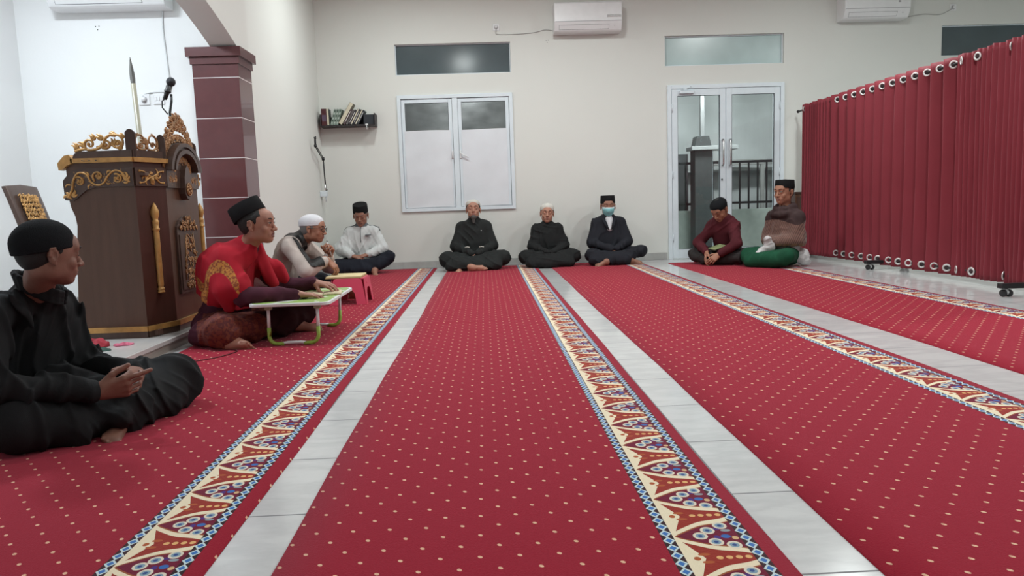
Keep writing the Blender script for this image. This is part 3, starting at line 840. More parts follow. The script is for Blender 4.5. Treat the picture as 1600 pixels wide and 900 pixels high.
mb = MB().prism([(cc - .16, 1.0)] + arcp(.165, .112, 1.06)[::-1] + [(cc + .16, 1.0)], o, U, (0, 0, 1), Nn, -.01, .006)
mb.build('arch_panel', M_WOODT, pod)
c = Carve(o, U, (0, 0, 1), Nn, .010)
rnd = random.Random(11)
for i in range(15):
    t = PI * (i + .5) / 15; a = .122; b = .072
    p = (cc + math.cos(t) * a, 1.062 + math.sin(t) * b)
    c.scroll(p, .017 + .004 * rnd.random(), rnd.uniform(0, 6), rnd.choice((-1, 1)) * 1.2, .0045, .003)
    c.fan(p, rnd.uniform(0, 6), .022, .006, 3, .9)
for sx in (-1, 1):
    for k in range(3):
        p = (cc + sx * (.115 + .04 * k), 1.008)
        c.scroll(p, .019, rnd.uniform(0, 6), sx * 1.2, .0045, .003); c.fan(p, rnd.uniform(0, 6), .028, .007, 4, 1.2)
        c.leaf((p[0], .985), rnd.uniform(0, 6), .03, .006)
for k in range(110):
    t = rnd.uniform(0, PI); q = rnd.uniform(.78, 1.25)
    p = (cc + math.cos(t) * .115 * q, 1.06 + math.sin(t) * .070 * q); c.leaf(p, rnd.uniform(0, 6), .024, .0055)
for k in range(50):
    p = (cc + rnd.choice((-1, 1)) * rnd.uniform(.09, .215), rnd.uniform(.975, 1.04)); c.leaf(p, rnd.uniform(0, 6), .026, .0055)
c.mb.build('arch_carving', M_GOLDD, pod)
drop = [(cc, 1.10), (cc + .03, 1.07), (cc + .05, 1.02), (cc + .052, .99), (cc + .058, .955), (cc + .052, .92), (cc + .03, .893), (cc, .882), (cc - .03, .893), (cc - .052, .92), (cc - .058, .955), (cc - .052, .99), (cc - .05, 1.02), (cc - .03, 1.07)]
dp = MB().prism(drop, o, U, (0, 0, 1), Nn, .0, .042).build('rosette_drop', M_WOODT, pod); dp['_o'] = tuple(pod['_o'])
c = Carve(o, U, (0, 0, 1), Nn, .046)
for k in range(8): c.leaf((cc + math.cos(k * PI / 4) * .006, .948 + math.sin(k * PI / 4) * .008), k * PI / 4, .034, .008)
c.mb.ball(c.P((cc, .948)), .010, 10, 6); c.line(spiral((cc, .948), .040, 0, 1, 24, 1.0), .003)
c.mb.build('rosette', M_GOLDD, dp)
c = Carve(o, U, (0, 0, 1), Nn, .0)
for i in range(19):
    t = PI * (i + .5) / 19; rise = math.sin(t) ** 1.6
    for ring in (0, 1, 2):
        q = .018 + ring * (.024 + .036 * rise ** 2); 
        if ring and rise < .35: continue
        p = (cc + math.cos(t) * (.222 + q * .35), 1.075 + math.sin(t) * (.172) + q * (.35 + .75 * rise))
        c.scroll(p, .021, rnd.uniform(0, 6), rnd.choice((-1, 1)) * 1.2, .0065, .004); c.fan(p, PI / 2 + (t - PI / 2) * .8, .034, .009, 3, .8)
for sx in (-1, 0, 1): c.fan((cc + sx * .035, 1.345 - abs(sx) * .02), PI / 2 - sx * .35, .055, .013, 3, .4)
c.curve([(cc - .22, 1.15), (cc - .17, 1.25), (cc - .09, 1.33), (cc, 1.375), (cc + .09, 1.33), (cc + .17, 1.25), (cc + .22, 1.15)], .006, .006)
c.mb.build('pediment_carving', M_GOLDD, pod)
# lower carved panel on the front
mb = MB()
pan = [(cc - .165, .30), (cc + .165, .30), (cc + .165, .69)] + [(cc + math.cos(t) * .165, .70 + math.sin(t) ** 1.2 * .085) for t in [PI * i / 12 for i in range(1, 12)]] + [(cc - .165, .69)]
mb.prism(pan, o, U, (0, 0, 1), Nn, 0, .014)
mb.prism([(cc - .145, .32), (cc + .145, .32), (cc + .145, .665), (cc - .145, .665)], o, U, (0, 0, 1), Nn, .014, .020)
cpn = mb.build('carved_panel', M_WOODT, pod); cpn['_o'] = tuple(pod['_o'])
c = Carve(o, U, (0, 0, 1), Nn, .022)
for (z, ws) in ((.735, (-.09, -.045, 0, .045, .09)), (.705, (-.12, -.07, -.02, .03, .08, .12)), (.765, (-.03, .02)), (.63, (-.03, .03)), (.59, (-.05, 0, .05)), (.55, (-.06, .06)), (.51, (-.075, -.02, .02, .075)), (.47, (-.085, .085)), (.43, (-.03, .03, .09, -.09)), (.40, (-.05, 0, .05)), (.355, (-.08, -.04, 0, .04, .08)), (.335, (-.06, -.02, .02, .06))):
    for q in ws:
        p = (cc + q, z); c.scroll(p, .014 + .004 * rnd.random(), rnd.uniform(0, 6), rnd.choice((-1, 1)) * 1.1, .0042, .0028); c.fan(p, rnd.uniform(0, 6), .022, .006, 2, 1.6)
for k in range(150):
    z = rnd.uniform(.335, .785); hw = .125 if z > .69 and z < .72 else (.10 if z > .72 else (.055 if z > .56 else .09))
    if z > .745: hw = .05
    if .665 < z < .695: continue
    c.leaf((cc + rnd.uniform(-hw, hw), z), rnd.uniform(0, 6), .024, .0055)
c.line([(cc - .055, .66), (cc - .08, .52), (cc - .10, .38)], .003, .003); c.line([(cc + .055, .66), (cc + .08, .52), (cc + .10, .38)], .003, .003)
c.mb.build('panel_carving', M_GOLDD, cpn)
# torches on the chamfers
def torch(a, c_):
    o, U, Nn, L = face(a, c_); P = o + U * (L * .5) + Nn * .012
    MB().lathe([(.014, .0), (.020, .004), (.020, .012), (.015, .014), (.020, .020), (.020, .030), (.014, .034), (.014, .04), (.0165, .045), (.0165, .36), (.015, .37), (.021, .376), (.021, .384), (.016, .388), (.019, .415), (.021, .428), (.015, .432), (.017, .445), (.024, .468), (.022, .492), (.012, .516), (.002, .535)], (P.x, P.y, .33), n=16).build('torch_ornament', M_GOLD, pod)
torch(A1, A2); torch(A3, A4)
# reading desk inside and back of the podium
MB().prism([(YP + .03, 0), (5.21, 0), (5.21, .018), (YP + .03, .018)], (0, 0, 0), (0, 1, 0), Vector((-.25, 0, 1)).normalized(), Vector((-1, 0, -.25)).normalized(), 0, .001).v
MB().box(-2.33, -1.95, YP + .025, 5.21, 1.02, 1.04, .003).build('desk_top', M_WOOD, pod)
MB().box(-2.38, -1.95, YP + .025, 5.21, .085, .12, .003).build('foot_board', M_WOOD, pod)

# staff standing in the podium
sp = thing('ceremonial_staff', 'slim pale wooden staff with a spear-shaped tip rising behind the podium crest', 'staff', (-2.10, 4.72, .12))
B0, B1 = Vector((-2.075, 4.72, .12)), Vector((-2.130, 4.72, 1.60))
M_STAFF = wood('pale_varnished_wood', (.27, .25, .18), (.35, .33, .25), .4)
MB().tube([B0, B1], [.017, .0145], 12).build('shaft', M_STAFF, sp)
d_ = (B1 - B0).normalized(); mb = MB(); pr_ = [(0, .014), (.03, .0165), (.06, .0155), (.10, .011), (.14, .005), (.158, .001)]
vs = []; 
for h, r in pr_:
    q = B1 + d_ * h; vs += [q + Vector((r, 0, 0)), q + Vector((0, -.005, 0)), q - Vector((r, 0, 0)), q + Vector((0, .005, 0))]
fs = [(i * 4 + k, i * 4 + (k + 1) % 4, i * 4 + 4 + (k + 1) % 4, i * 4 + 4 + k) for i in range(5) for k in range(4)] + [(3, 2, 1, 0), (20, 21, 22, 23)]
mb.add(vs, fs).build('spear_tip', mat('dull_grey_metal', (.17, .17, .16), .5, .4), sp)
# microphone on its holder
mc = thing('microphone', 'black microphone in a clip standing above the podium crest', 'microphone', (-1.95, 4.83, 1.10))
MB().tube([(-1.955, 4.80, 1.10), (-1.955, 4.80, 1.43), (-1.945, 4.812, 1.50), (-1.948, 4.825, 1.545)], .008, 8).build('holder_rod', M_BLACKMET, mc)
MB().tube([(-1.965, 4.79, 1.42), (-1.995, 4.79, 1.46), (-1.998, 4.80, 1.50), (-1.985, 4.82, 1.525)], .0045, 6).build('cable', M_BLACK, mc)
MB().tube([(-1.988, 4.82, 1.515), (-1.972, 4.825, 1.56), (-1.958, 4.83, 1.60)], [.012, .015, .018], 12).build('handle', M_BLACK, mc)
MB().lathe([(.012, -.012), (.021, -.006), (.021, .004), (.012, .01)], (-1.967, 4.823, 1.565), (.35, 0, 1), 12).build('clip', M_BLACKMET, mc)
MB().ball((-1.948, 4.836, 1.624), (.028, .028, .029), 14, 10).build('grille', mat('dark_grille', (.03, .03, .035), .55, .5, bmp=.8, bscale=300), mc)

# ================================================================== CARVED CHAIR behind the front man
ch = thing('carved_chair', 'dark wooden high-backed chair with a gold carved panel behind the man in front', 'chair', (-2.65, 5.0, .08))
def bp(u, h):     # u 0..1 near to far, h height above .08 floor, leaning back towards -x
    return Vector((-2.885 - .165 * (max(0, h - .30) / .63) ** 1.3, 4.845 + u * .335, .08 + h * 1.02))
vs = []; fs = []; hs = [.38 + .545 * i / 12 for i in range(13)]
for sd in (0, 1):
    for h in hs:
        for k in range(9):
            u = k / 8; tp = .03 * (h > .9) * abs(u - .5) * 2
            p = bp(u, h - tp * .4); vs.append(p + Vector((-.028 * sd, 0, -.004 * sd)))
nn = 9; o_ = 13 * nn
for j in range(12):
    for k in range(8):
        q = j * nn + k; fs.append((q, q + 1, q + nn + 1, q + nn)); fs.append((o_ + q, o_ + q + nn, o_ + q + nn + 1, o_ + q + 1))
for j in range(12):
    for k in (0, 8):
        q = j * nn + k; fs.append((q, q + nn, o_ + q + nn, o_ + q))
for k in range(8):
    for j in (0, 12):
        q = j * nn + k; fs.append((q, q + 1, o_ + q + 1, o_ + q))
MB().add(vs, fs, 0, True).build('backrest', M_WOODT, ch, bevel=.004); brs = bpy.data.objects['backrest']; brs['_o'] = tuple(ch['_o'])
c = Carve(bp(0, .72) + Vector((.012, 0, 0)), (0, 1, 0), (bp(0, .88) - bp(0, .70)).normalized(), (1, 0, .4), 0.004)
for a in range(6):
    for b in range(6):
        p = (.085 + a * .033, -.02 + b * .031)
        c.scroll(p, .014, rnd.uniform(0, 6), rnd.choice((-1, 1)) * 1.2, .0045, .003); c.fan(p, rnd.uniform(0, 6), .026, .007, 3, 1.4)
c.mb.build('back_carving', M_GOLD, brs)
MB().box(-2.88, -2.46, 4.83, 5.20, .46, .51, .01).build('seat', M_WOOD, ch)
for x_, y_ in ((-2.78, 4.86), (-2.78, 5.17), (-2.47, 4.86), (-2.47, 5.17)):
    MB().box(x_ - .022, x_ + .022, y_ - .022, y_ + .022, .08, .46, .004).build('leg', M_WOODT, ch)

# ================================================================== AIR CONDITIONERS, SOCKETS
def aircon(label, x0, x1, z0, z1, yw, dep, dots):
    t = thing('air_conditioner', label, 'air conditioner', ((x0 + x1) / 2, yw, z0))
    f = yw - dep
    mb = MB()
    pr2 = [(yw, z1), (f + .02, z1), (f, z1 - .02), (f, z0 + .115), (f + .012, z0 + .085), (f + .055, z0 + .012), (f + .08, z0), (yw, z0)]
    mb.prism(pr2, (0, 0, 0), (0, 1, 0), (0, 0, 1), (1, 0, 0), x0, x1)
    mb.build('casing', M_WHITEPL, t, bevel=.006)
    V = Vector((0, .043, -.073)).normalized(); oo = Vector((0, f + .012, z0 + .085)); Nn = Vector((0, -.073, -.043)).normalized()
    w_ = x1 - x0
    def slot(u0, u1, v0, v1, d): return MB().prism([(u0, v0), (u1, v0), (u1, v1), (u0, v1)], oo, (1, 0, 0), V, Nn, d - .004, d)
    fr2 = MB()
    for a in ((x0 + .06, x1 - .16, .012, .0145), (x0 + .06, x1 - .16, .068, .072), (x0 + .06, x0 + .063, .012, .07), (x1 - .163, x1 - .16, .012, .07)):
        fr2.prism([(a[0], a[2]), (a[1], a[2]), (a[1], a[3]), (a[0], a[3])], oo, (1, 0, 0), V, Nn, -.002, .0015)
    fr2.build('louvre_gap', M_ALU_SH, t)
    slot(x0 + .063, x1 - .163, .0145, .068, .003).build('louvre', M_GREYPL if False else M_WHITEPL, t)
    MB().box(x0 + .01, x1 - .01, f - .002, f + .004, z0 + .112, z0 + .118).build('panel_seam', M_GREYPL, t)
    if dots == 'bar':
        MB().box(x1 - .19, x1 - .012, f - .006, f, z0 + .155, z0 + .172, .003).build('chrome_strip', M_STEEL, t)
        MB().box(x1 - .19, x1 - .012, f - .004, f, z0 + .178, z0 + .184, .001).build('chrome_strip', M_STEEL, t)
    MB().lathe([(.006, 0), (.006, .002)], tuple(oo + Vector((x1 - .09, 0, 0)) + V * .03), Nn, 8).build('receiver', M_GREYPL, t)
    if dots == 'badge':
        b_ = MB().box(x1 - .16, x1 - .13, f - .003, f, z0 + .18, z0 + .20).box(x1 - .155, x1 - .135, f - .003, f, z0 + .205, z0 + .225)
        b_.build('badge', M_GREYPL, t)
    return t
aircon('white wall air conditioner above the space between window and glass door', 0.948, 1.79, 2.90, 3.25, YB, .24, 'bar')
aircon('white wall air conditioner at the top right above the red curtain', 4.60, 5.44, 2.965, 3.31, YB, .24, 'badge')
aircon('white wall air conditioner in the brightly lit alcove at top left', -3.16, -2.31, 2.335, 2.64, AY1, .21, 'none')
def socket(label, x, y, z, plug=False, sw=False, s=.043):
    t = thing('wall_socket', label, 'socket', (x, y, z))
    MB().box(x - s, x + s, y - .009, y, z - s, z + s, .004).build('face_plate', M_WHITEPL, t)
    if sw:
        for dx in (-.022, 0, .022): MB().box(x + dx - .009, x + dx + .009, y - .014, y - .008, z - .016, z + .016, .003).build('switch', M_WHITEPL, t)
    else:
        MB().lathe([(.024, 0), (.024, .003), (.018, .004)], (x, y - .008, z), (0, -1, 0), 16).build('outlet', M_GREYPL, t)
    if plug: 
        MB().lathe([(.018, 0), (.018, .02), (.012, .028)], (x, y - .010, z), (0, -1, 0), 14).build('plug', M_WHITEPL, t)
    return t
socket('white wall socket with a cable plugged in, above the window', .229, YB, 3.02, True)
socket('small white wall socket at the top right beyond the air conditioner', 6.13, YB, 3.12, True)
socket('white wall socket in the alcove, left of its switch plate', -2.587, AY1, 1.682, True)
socket('white switch plate in the alcove beside the microphone', -2.476, AY1, 1.685, sw=True)
def cable(label, pts, r=.0045, m=None):
    t = Carve((0, 0, 0), (1, 0, 0), (0, 1, 0), (0, 0, 1))
    P = [pts[0]] + pts + [pts[-1]]; out = []
    for i in range(1, len(P) - 2):
        for k in range(8):
            u = k / 8; p0, p1, p2, p3 = (Vector(P[i + j]) for j in (-1, 0, 1, 2))
            out.append(.5 * (2 * p1 + (p2 - p0) * u + (2 * p0 - 5 * p1 + 4 * p2 - p3) * u * u + (3 * p1 - p0 - 3 * p2 + p3) * u ** 3))
    out.append(Vector(pts[-1]))
    return tag(MB().tube(out, r, 6).build('cable', m or M_CABLE), label, 'cable')
yc = YB - .006
cable('thin grey cable running from the socket above the window to the air conditioner', [(.229, YB - .03, 3.0), (.225, yc, 2.965), (.24, yc, 2.935), (.40, yc, 2.928), (.55, yc, 2.932), (.72, yc, 2.945), (.85, yc, 2.972), (.97, yc, 2.955)])
cable('thin grey cable from the top right air conditioner to its wall socket', [(5.40, yc, 2.99), (5.55, yc, 3.02), (5.75, yc, 3.045), (5.95, yc, 3.035), (6.05, yc, 3.07), (6.13, YB - .03, 3.12)])
ya_ = AY1 - .006
cable('white cable hanging down the alcove wall from the air conditioner to the socket', [(-2.39, ya_, 2.36), (-2.40, ya_, 2.20), (-2.392, ya_, 2.02), (-2.385, ya_, 1.88), (-2.375, ya_, 1.78), (-2.40, ya_, 1.738), (-2.50, ya_, 1.735), (-2.56, ya_, 1.728), (-2.595, ya_, 1.71), (-2.587, AY1 - .03, 1.685)], .0055, mat('white_cable', (.6, .62, .63), .5))

# ================================================================== BOOKSHELF
sh = thing('wall_shelf', 'small dark wall shelf holding books left of the window', 'shelf', (-1.66, YB, 1.83))
M_SHELF = wood('black_brown_shelf_board', (.022, .018, .020), (.035, .028, .030), .5)
SX0, SX1, SZ = -2.01, -1.325, 1.845
MB().box(SX0, SX1, YB - .20, YB, SZ - .018, SZ, .002).build('shelf_board', M_SHELF, sh)
MB().box(SX0, SX0 + .015, YB - .20, YB, SZ, SZ + .135, .002).build('end_panel', M_SHELF, sh)
MB().box(SX1 - .015, SX1, YB - .20, YB, SZ, SZ + .135, .002).build('end_panel', M_SHELF, sh)
MB().box(SX0 + .015, SX1 - .015, YB - .012, YB, SZ, SZ + .12).build('back_board', M_SHELF, sh)
def book(label, x, w_, h, lean, col, pages=(.62, .58, .45), dep=.14, spine=True, group=None):
    """book standing on the shelf with its lower left corner at x, leaning right by lean radians"""
    t = thing('book', label, 'book', (x, YB - .10, SZ), group)
    ca, sa = math.cos(lean), math.sin(lean)
    z0 = SZ + .0005
    U = Vector((ca, 0, -sa)); V = Vector((sa, 0, ca))
    o_ = Vector((x, YB - .185, z0 + w_ * sa))
    m = mat('book_cover', col, .5, var=.15, nscale=30)
    mb = MB()
    for a, b_, y0, y1 in ((0, .003, 0, dep), (w_ - .003, w_, 0, dep), (.003, w_ - .003, 0, .003) if spine else (0, .003, 0, dep)):
        mb.prism([(a, 0), (b_, 0), (b_, h), (a, h)], o_, U, V, (0, 1, 0), y0, y1)
    mb.build('cover', m, t)
    MB().prism([(.003, .003), (w_ - .003, .003), (w_ - .003, h - .003), (.003, h - .003)], o_, U, V, (0, 1, 0), .0035 if spine else .002, dep - .003).build('pages', M_PG, t)
    return t, o_, U, V
M_PG = mat('book_pages', (.62, .57, .44), .8, var=.1, nscale=50)
M_PGW = mat('white_book_pages', (.75, .74, .72), .8, var=.05, nscale=50)
b1, o_, U, V = book('thick maroon book at the left end of the wall shelf', -1.990, .062, .205, 0, (.07, .012, .016))
MB().prism([(.006, .05), (.056, .05), (.056, .13), (.006, .13)], o_, U, V, (0, 1, 0), -.0012, 0).build('spine_label', mat('faded_purple_label', (.10, .07, .11), .6), b1)
book('dark book with white page edges beside the maroon book on the shelf', -1.925, .030, .205, -.02, (.05, .06, .05), spine=False)[0]
# patterned green-grey spines
for k in range(3):
    bb, o_, U, V = book(['green and white patterned book leaning rightwards, first of three on the shelf', 'green and white patterned book, middle one of three on the shelf', 'green and white patterned book, last of three under the leaning cream one'][k], -1.885 + k * .033, .030, .20, .30, (.20, .26, .22), group='patterned books on the shelf')
    mb = MB()
    for q in range(6):
        mb.prism([(.015, .012 + q * .03), (.025, .025 + q * .03), (.015, .038 + q * .03), (.005, .025 + q * .03)], o_, U, V, (0, 1, 0), -.0012, 0, mi=q % 2)
    mb.build('spine_pattern', [mat('pale_pattern', (.45, .50, .47), .6), mat('dark_pattern', (.03, .05, .04), .6)], bb)
b4 = book('tall cream book leaning steeply across the shelf above the others', -1.785, .048, .30, .56, (.16, .14, .09), spine=False)
for k, (dx, w_, h, ln, c_) in enumerate(((.055, .030, .21, .52, (.07, .04, .045)), (.092, .022, .20, .50, (.10, .09, .09)), (.118, .026, .20, .50, (.03, .025, .03)), (.148, .020, .21, .50, (.14, .13, .14)), (.172, .026, .205, .50, (.02, .02, .024)), (.202, .020, .20, .50, (.045, .045, .05)), (.226, .024, .19, .50, (.028, .030, .036)))):
    bb, o_, U, V = book(['brownish book leaning against the tall cream one', 'thin grey book leaning in the middle of the shelf', 'black book leaning with a white dot on its spine', 'grey-white striped thin book leaning on the shelf', 'black book leaning next to the striped thin book', 'charcoal thin book leaning near the shelf end', 'dark blue-grey book, last of the leaning row'][k], -1.785 + dx, w_, h, ln, c_, spine=(k not in (3, 5)))
    MB().prism([(w_ * .3, .01), (w_ * .7, .01), (w_ * .7, .02), (w_ * .3, .02)] if k % 2 else [(w_ * .4, .03), (w_ * .6, .03), (w_ * .6, h - .03), (w_ * .4, h - .03)], o_, U, V, (0, 1, 0), -.0012, 0).build('spine_mark', M_PGW, bb)
tag(MB().box(-1.475, -1.345, YB - .17, YB - .02, SZ + .0005, SZ + .125, .004).build('dark_box', mat('dark_blue_box', (.022, .026, .034), .5)), 'dark blue-grey box at the right end of the wall shelf', 'box')
hk = thing('hook', 'small white hook hanging below the right side of the wall shelf', 'hook', (-1.43, YB - .2, 1.80))
MB().box(-1.45, -1.415, YB - .206, YB - .2, 1.832, 1.85, .002).build('hook_plate', M_WHITEPL, hk)
MB().tube([(-1.435, YB - .206, 1.835), (-1.432, YB - .212, 1.80), (-1.43, YB - .212, 1.775)], .004, 6).build('hook_arm', M_WHITEPL, hk)
MB().tube([(-1.42, YB - .206, 1.835), (-1.40, YB - .207, 1.80), (-1.395, YB - .207, 1.785)], .003, 6).build('hook_cord', M_BLACK, hk)

# ================================================================== FOLDED MICROPHONE ARM on the left wall
ar = thing('microphone_boom', 'black jointed desk microphone arm clamped on the wall near the left corner', 'microphone arm', (-2.05, 9.2, .95))
X_ = -1.985
def yz(y, z, dx=0): return (X_ + dx, y, z)
MB().box(XL, X_ + .02, 9.36, 9.42, .965, 1.03, .004).tube([yz(9.39, 1.0), yz(9.39, .90)], .006, 8).lathe([(.018, 0), (.018, .006)], yz(9.39, .98), n=12).build('clamp', M_ALU, ar)
MB().box(X_ - .014, X_ + .014, 9.40, 9.43, .97, 1.02, .003).tube([yz(9.42, 1.04), yz(9.47, 1.05)], .009, 8).build('clamp_head', M_BLACKMET, ar)
J0, J1, J2 = Vector(yz(9.41, 1.00)), Vector(yz(9.36, 1.43)), Vector(yz(8.98, 1.56))
for s_ in (-1, 1):
    MB().tube([J0 + Vector((0, s_ * .013, 0)), J1 + Vector((0, s_ * .013, 0))], .006, 8).build('lower_bar', M_BLACKMET, ar)
    MB().tube([J1 + Vector((0, 0, s_ * .015)), J2 + Vector((0, 0, s_ * .015))], .006, 8).build('upper_bar', M_BLACKMET, ar)
MB().lathe([(.02, -.015), (.02, .015)], J1, (1, 0, 0), 12).build('elbow_joint', M_BLACKMET, ar)
MB().lathe([(.018, -.014), (.018, .014)], J2, (1, 0, 0), 12).build('end_joint', M_BLACKMET, ar)
MB().tube([J2, J2 + Vector((0, .0, .07))], .012, 8).tube([J2 + Vector((0, -.02, .10)), J2 + Vector((0, 0, .07)), J2 + Vector((0, .03, .09))], .010, 8).tube([J2 + Vector((0, .03, .08)), J2 + Vector((0, .03, .115))], .008, 8).build('clip_holder', M_BLACKMET, ar)
MB().tube([J0 + Vector((.0, -.02, .0)), J0 + Vector((0, -.03, .12))], .009, 8).build('tension_spring', M_STEEL, ar)

# ================================================================== CURTAIN PARTITION
def curtain_mat():
    m, nt, b = new_mat('maroon_curtain_cloth')
    n = noise(3, 4); wv = noise(220, 2)
    nt.links.new(mixc(n, (0.185, 0.017, 0.028), (0.235, 0.026, 0.040)), b.inputs['Base Color'])
    b.inputs['Roughness'].default_value = .62; b.inputs['Sheen Weight'].default_value = .15; b.inputs['Sheen Tint'].default_value = (1, .5, .55, 1)
    b.inputs['Specular IOR Level'].default_value = .3
    bump(b, wv + noise(14, 3, stretch=(1, 1, .3)) * 2.0, .18, .004)
    return m
M_CURT = curtain_mat()
M_EYEHOLE = mat('shadowed_inner_cloth', (.045, .022, .024), .7)
M_NICKEL = mat('nickel_eyelet', (.74, .73, .72), .35, .6, var=.05)
XC = 4.07; PIT = .190
ct = thing('curtain_partition', 'long maroon eyelet curtain partition on a wheeled metal frame along the right side', 'curtain partition', (XC, 7.3, 0))
cols = []   # (y, x) sample polyline of the folds
y = 9.33; k = 0
rr = random.Random(5)
def amp(y): 
    return .050
ys = []; yy = 9.40
Y0C, Y1C = 9.27, 4.55
n_s = int((Y0C - Y1C) / .0075)
eyes = []
def phase(y): return (8.31 - y) / PIT
def fold(y, zf):
    p = phase(y); f = p - math.floor(p); a = amp(y)
    # asymmetric pleat: long leg faces the camera, short leg turns back
    t = f / .68 if f < .68 else 1 - (f - .68) / .32
    t = t * t * (3 - 2 * t) * .55 + t * .45

    i = math.floor(p); rv = random.Random(i * 7 + 3); j = rv.uniform(-.012, .012)
    wm = .25 * (1 + math.tanh((y - 6.20) / .05)) * (1 + math.tanh((8.55 - y) / .05))
    tight = XC - .026 + .016 * math.sin(p * 6 * PI + .8 * math.sin(p * 1.7)) + .008 * math.sin(p * 2 * PI * .5 + 1)
    return wm * (XC - a * (.5 - t) * 2 * (1 - .12 * zf)) + (1 - wm) * tight + .008 * math.sin(i * 2.1 + zf * 3) * zf + .010 * math.sin(3.1 * y + 2.0 * zf) * zf
nz = 36; vs = []; fs = []
ZT, ZB = 1.905, .045
for i in range(n_s + 1):
    y = Y0C - (Y0C - Y1C) * i / n_s
    for j in range(nz + 1):
        zf = j / nz; z = ZT + (ZB - ZT) * zf
        sag = .006 * math.sin(phase(y) * 2 * PI) 
        pull = .012 * math.exp(-((z - .12) / .07) ** 2) * math.sin(phase(y) * PI * 1.0 + 1)
        lean = .03 * zf * (1 - zf) * math.sin(phase(y) * .9)
        vs.append((fold(y + .6 * lean, zf) + pull * .6, y, z + sag * (1 if j in (0,) else 0)))
for i in range(n_s):
    for j in range(nz):
        q = i * (nz + 1) + j; fs.append((q, q + 1, q + nz + 2, q + nz + 1))
cu = MB().add(vs, fs, 0, True).build('curtain', M_CURT, ct, weld=False)
sd = cu.modifiers.new('thickness', 'SOLIDIFY'); sd.thickness = .0025
# eyelets on the camera-facing leg of each pleat
def ring(c, Nn, R, r):
    mb = MB(); Nn = Vector(Nn).normalized(); a = Nn.cross(Vector((0, 0, 1))).normalized(); b = Nn.cross(a)
    n1, n2 = 20, 6; vs = []
    for i in range(n1):
        t = 2 * PI * i / n1; d = a * math.cos(t) + b * math.sin(t)
        for k in range(n2):
            u = 2 * PI * k / n2; vs.append(Vector(c) + d * (R + r * math.cos(u)) + Nn * r * .6 * math.sin(u))
    fs = [(i * n2 + k, ((i + 1) % n1) * n2 + k, ((i + 1) % n1) * n2 + (k + 1) % n2, i * n2 + (k + 1) % n2) for i in range(n1) for k in range(n2)]
    return mb.add(vs, fs, 0, True)
i0 = math.ceil(phase(9.38)); i1 = math.floor(phase(4.6))
for i in range(i0, i1):
    if (i < -1 and i != -5) or (i > 11 and i % 2): continue
    y = 8.31 - (i + (.33 if 6.20 < 8.31 - (i + .33) * PIT < 8.55 else .22)) * PIT
    for z in (1.850, .100):
        zf = (z - ZT) / (ZB - ZT)
        dx = (fold(y - .006, zf) - fold(y + .006, zf)) / -.012
        Nn = Vector((-1, dx, 0)).normalized()
        ring((fold(y, zf) + Nn.x * .005, y + Nn.y * .005, z), Nn, .0275, .0085).build('eyelet', M_NICKEL, ct)
        MB().lathe([(.022, 0), (.022, .001)], (fold(y, zf) + Nn.x * .0035, y + Nn.y * .003, z), Nn, 14).build('eyelet_hole', M_EYEHOLE, ct)
MB().tube([(XC, 9.50, 1.85), (XC, Y1C - .1, 1.85)], .0125, 12).build('top_rod', M_BLACKMET, ct)
MB().tube([(XC, 9.50, 1.85), (XC, 9.515, 1.85)], .019, 12).build('rod_end_cap', M_BLACKMET, ct)
MB().tube([(XC, 9.45, .100), (XC, Y1C - .1, .100)], .010, 12).build('bottom_rod', M_BLACKMET, ct)
M_CASTER = mat('translucent_caster', (.55, .57, .58), .25)
for yb_, x0_, x1_ in ((7.36, 3.86, 4.32), (5.16, 3.70, 4.42)):
    MB().tube([(XC + .04, yb_, .06), (XC + .04, yb_, 1.86)], .014, 10).build('upright', M_BLACKMET, ct)
    MB().box(x0_, x1_, yb_ - .03, yb_ + .03, .062, .098, .003).build('foot_bar', M_BLACKMET, ct)
    for x_ in (x0_ + .05, x1_ - .05):
        c_ = MB().tube([(x_, yb_, .064), (x_, yb_, .045)], .010, 8).build('caster', M_STEEL, ct); c_['_o'] = tuple(ct['_o'])
        for s_ in (-1, 1):
            mbw = MB().lathe([(.024, -.010), (.027, -.006), (.027, .006), (.024, .010)], (x_ + s_ * .018, yb_ - .004 * s_, .0275), (1, .5, 0), 16)
            for v_i in range(len(mbw.v)): pass
            w_ = mbw.build('wheel', M_BLACK, c_)
        MB().lathe([(.020, -.012), (.022, 0), (.020, .012)], (x_, yb_, .034), (1, .5, 0), 14).build('caster_hood', M_CASTER, c_)

# dark low cabinet half hidden behind the right-hand man
cb = thing('low_cabinet', 'low dark wooden cabinet by the back wall behind the man in the brown shawl', 'cabinet', (4.0, 9.4, 0))
MB().box(3.955, 4.012 + .24, 9.30, 9.56, 0.012, .80, .004).build('cabinet_body', M_WOOD, cb)
MB().box(3.945, 4.26, 9.29, 9.57, .80, .825, .003).build('cabinet_top', M_WOODT, cb)
MB().box(3.975, 4.23, 9.292, 9.301, .08, .76, .003).build('cabinet_door', M_WOODT, cb)

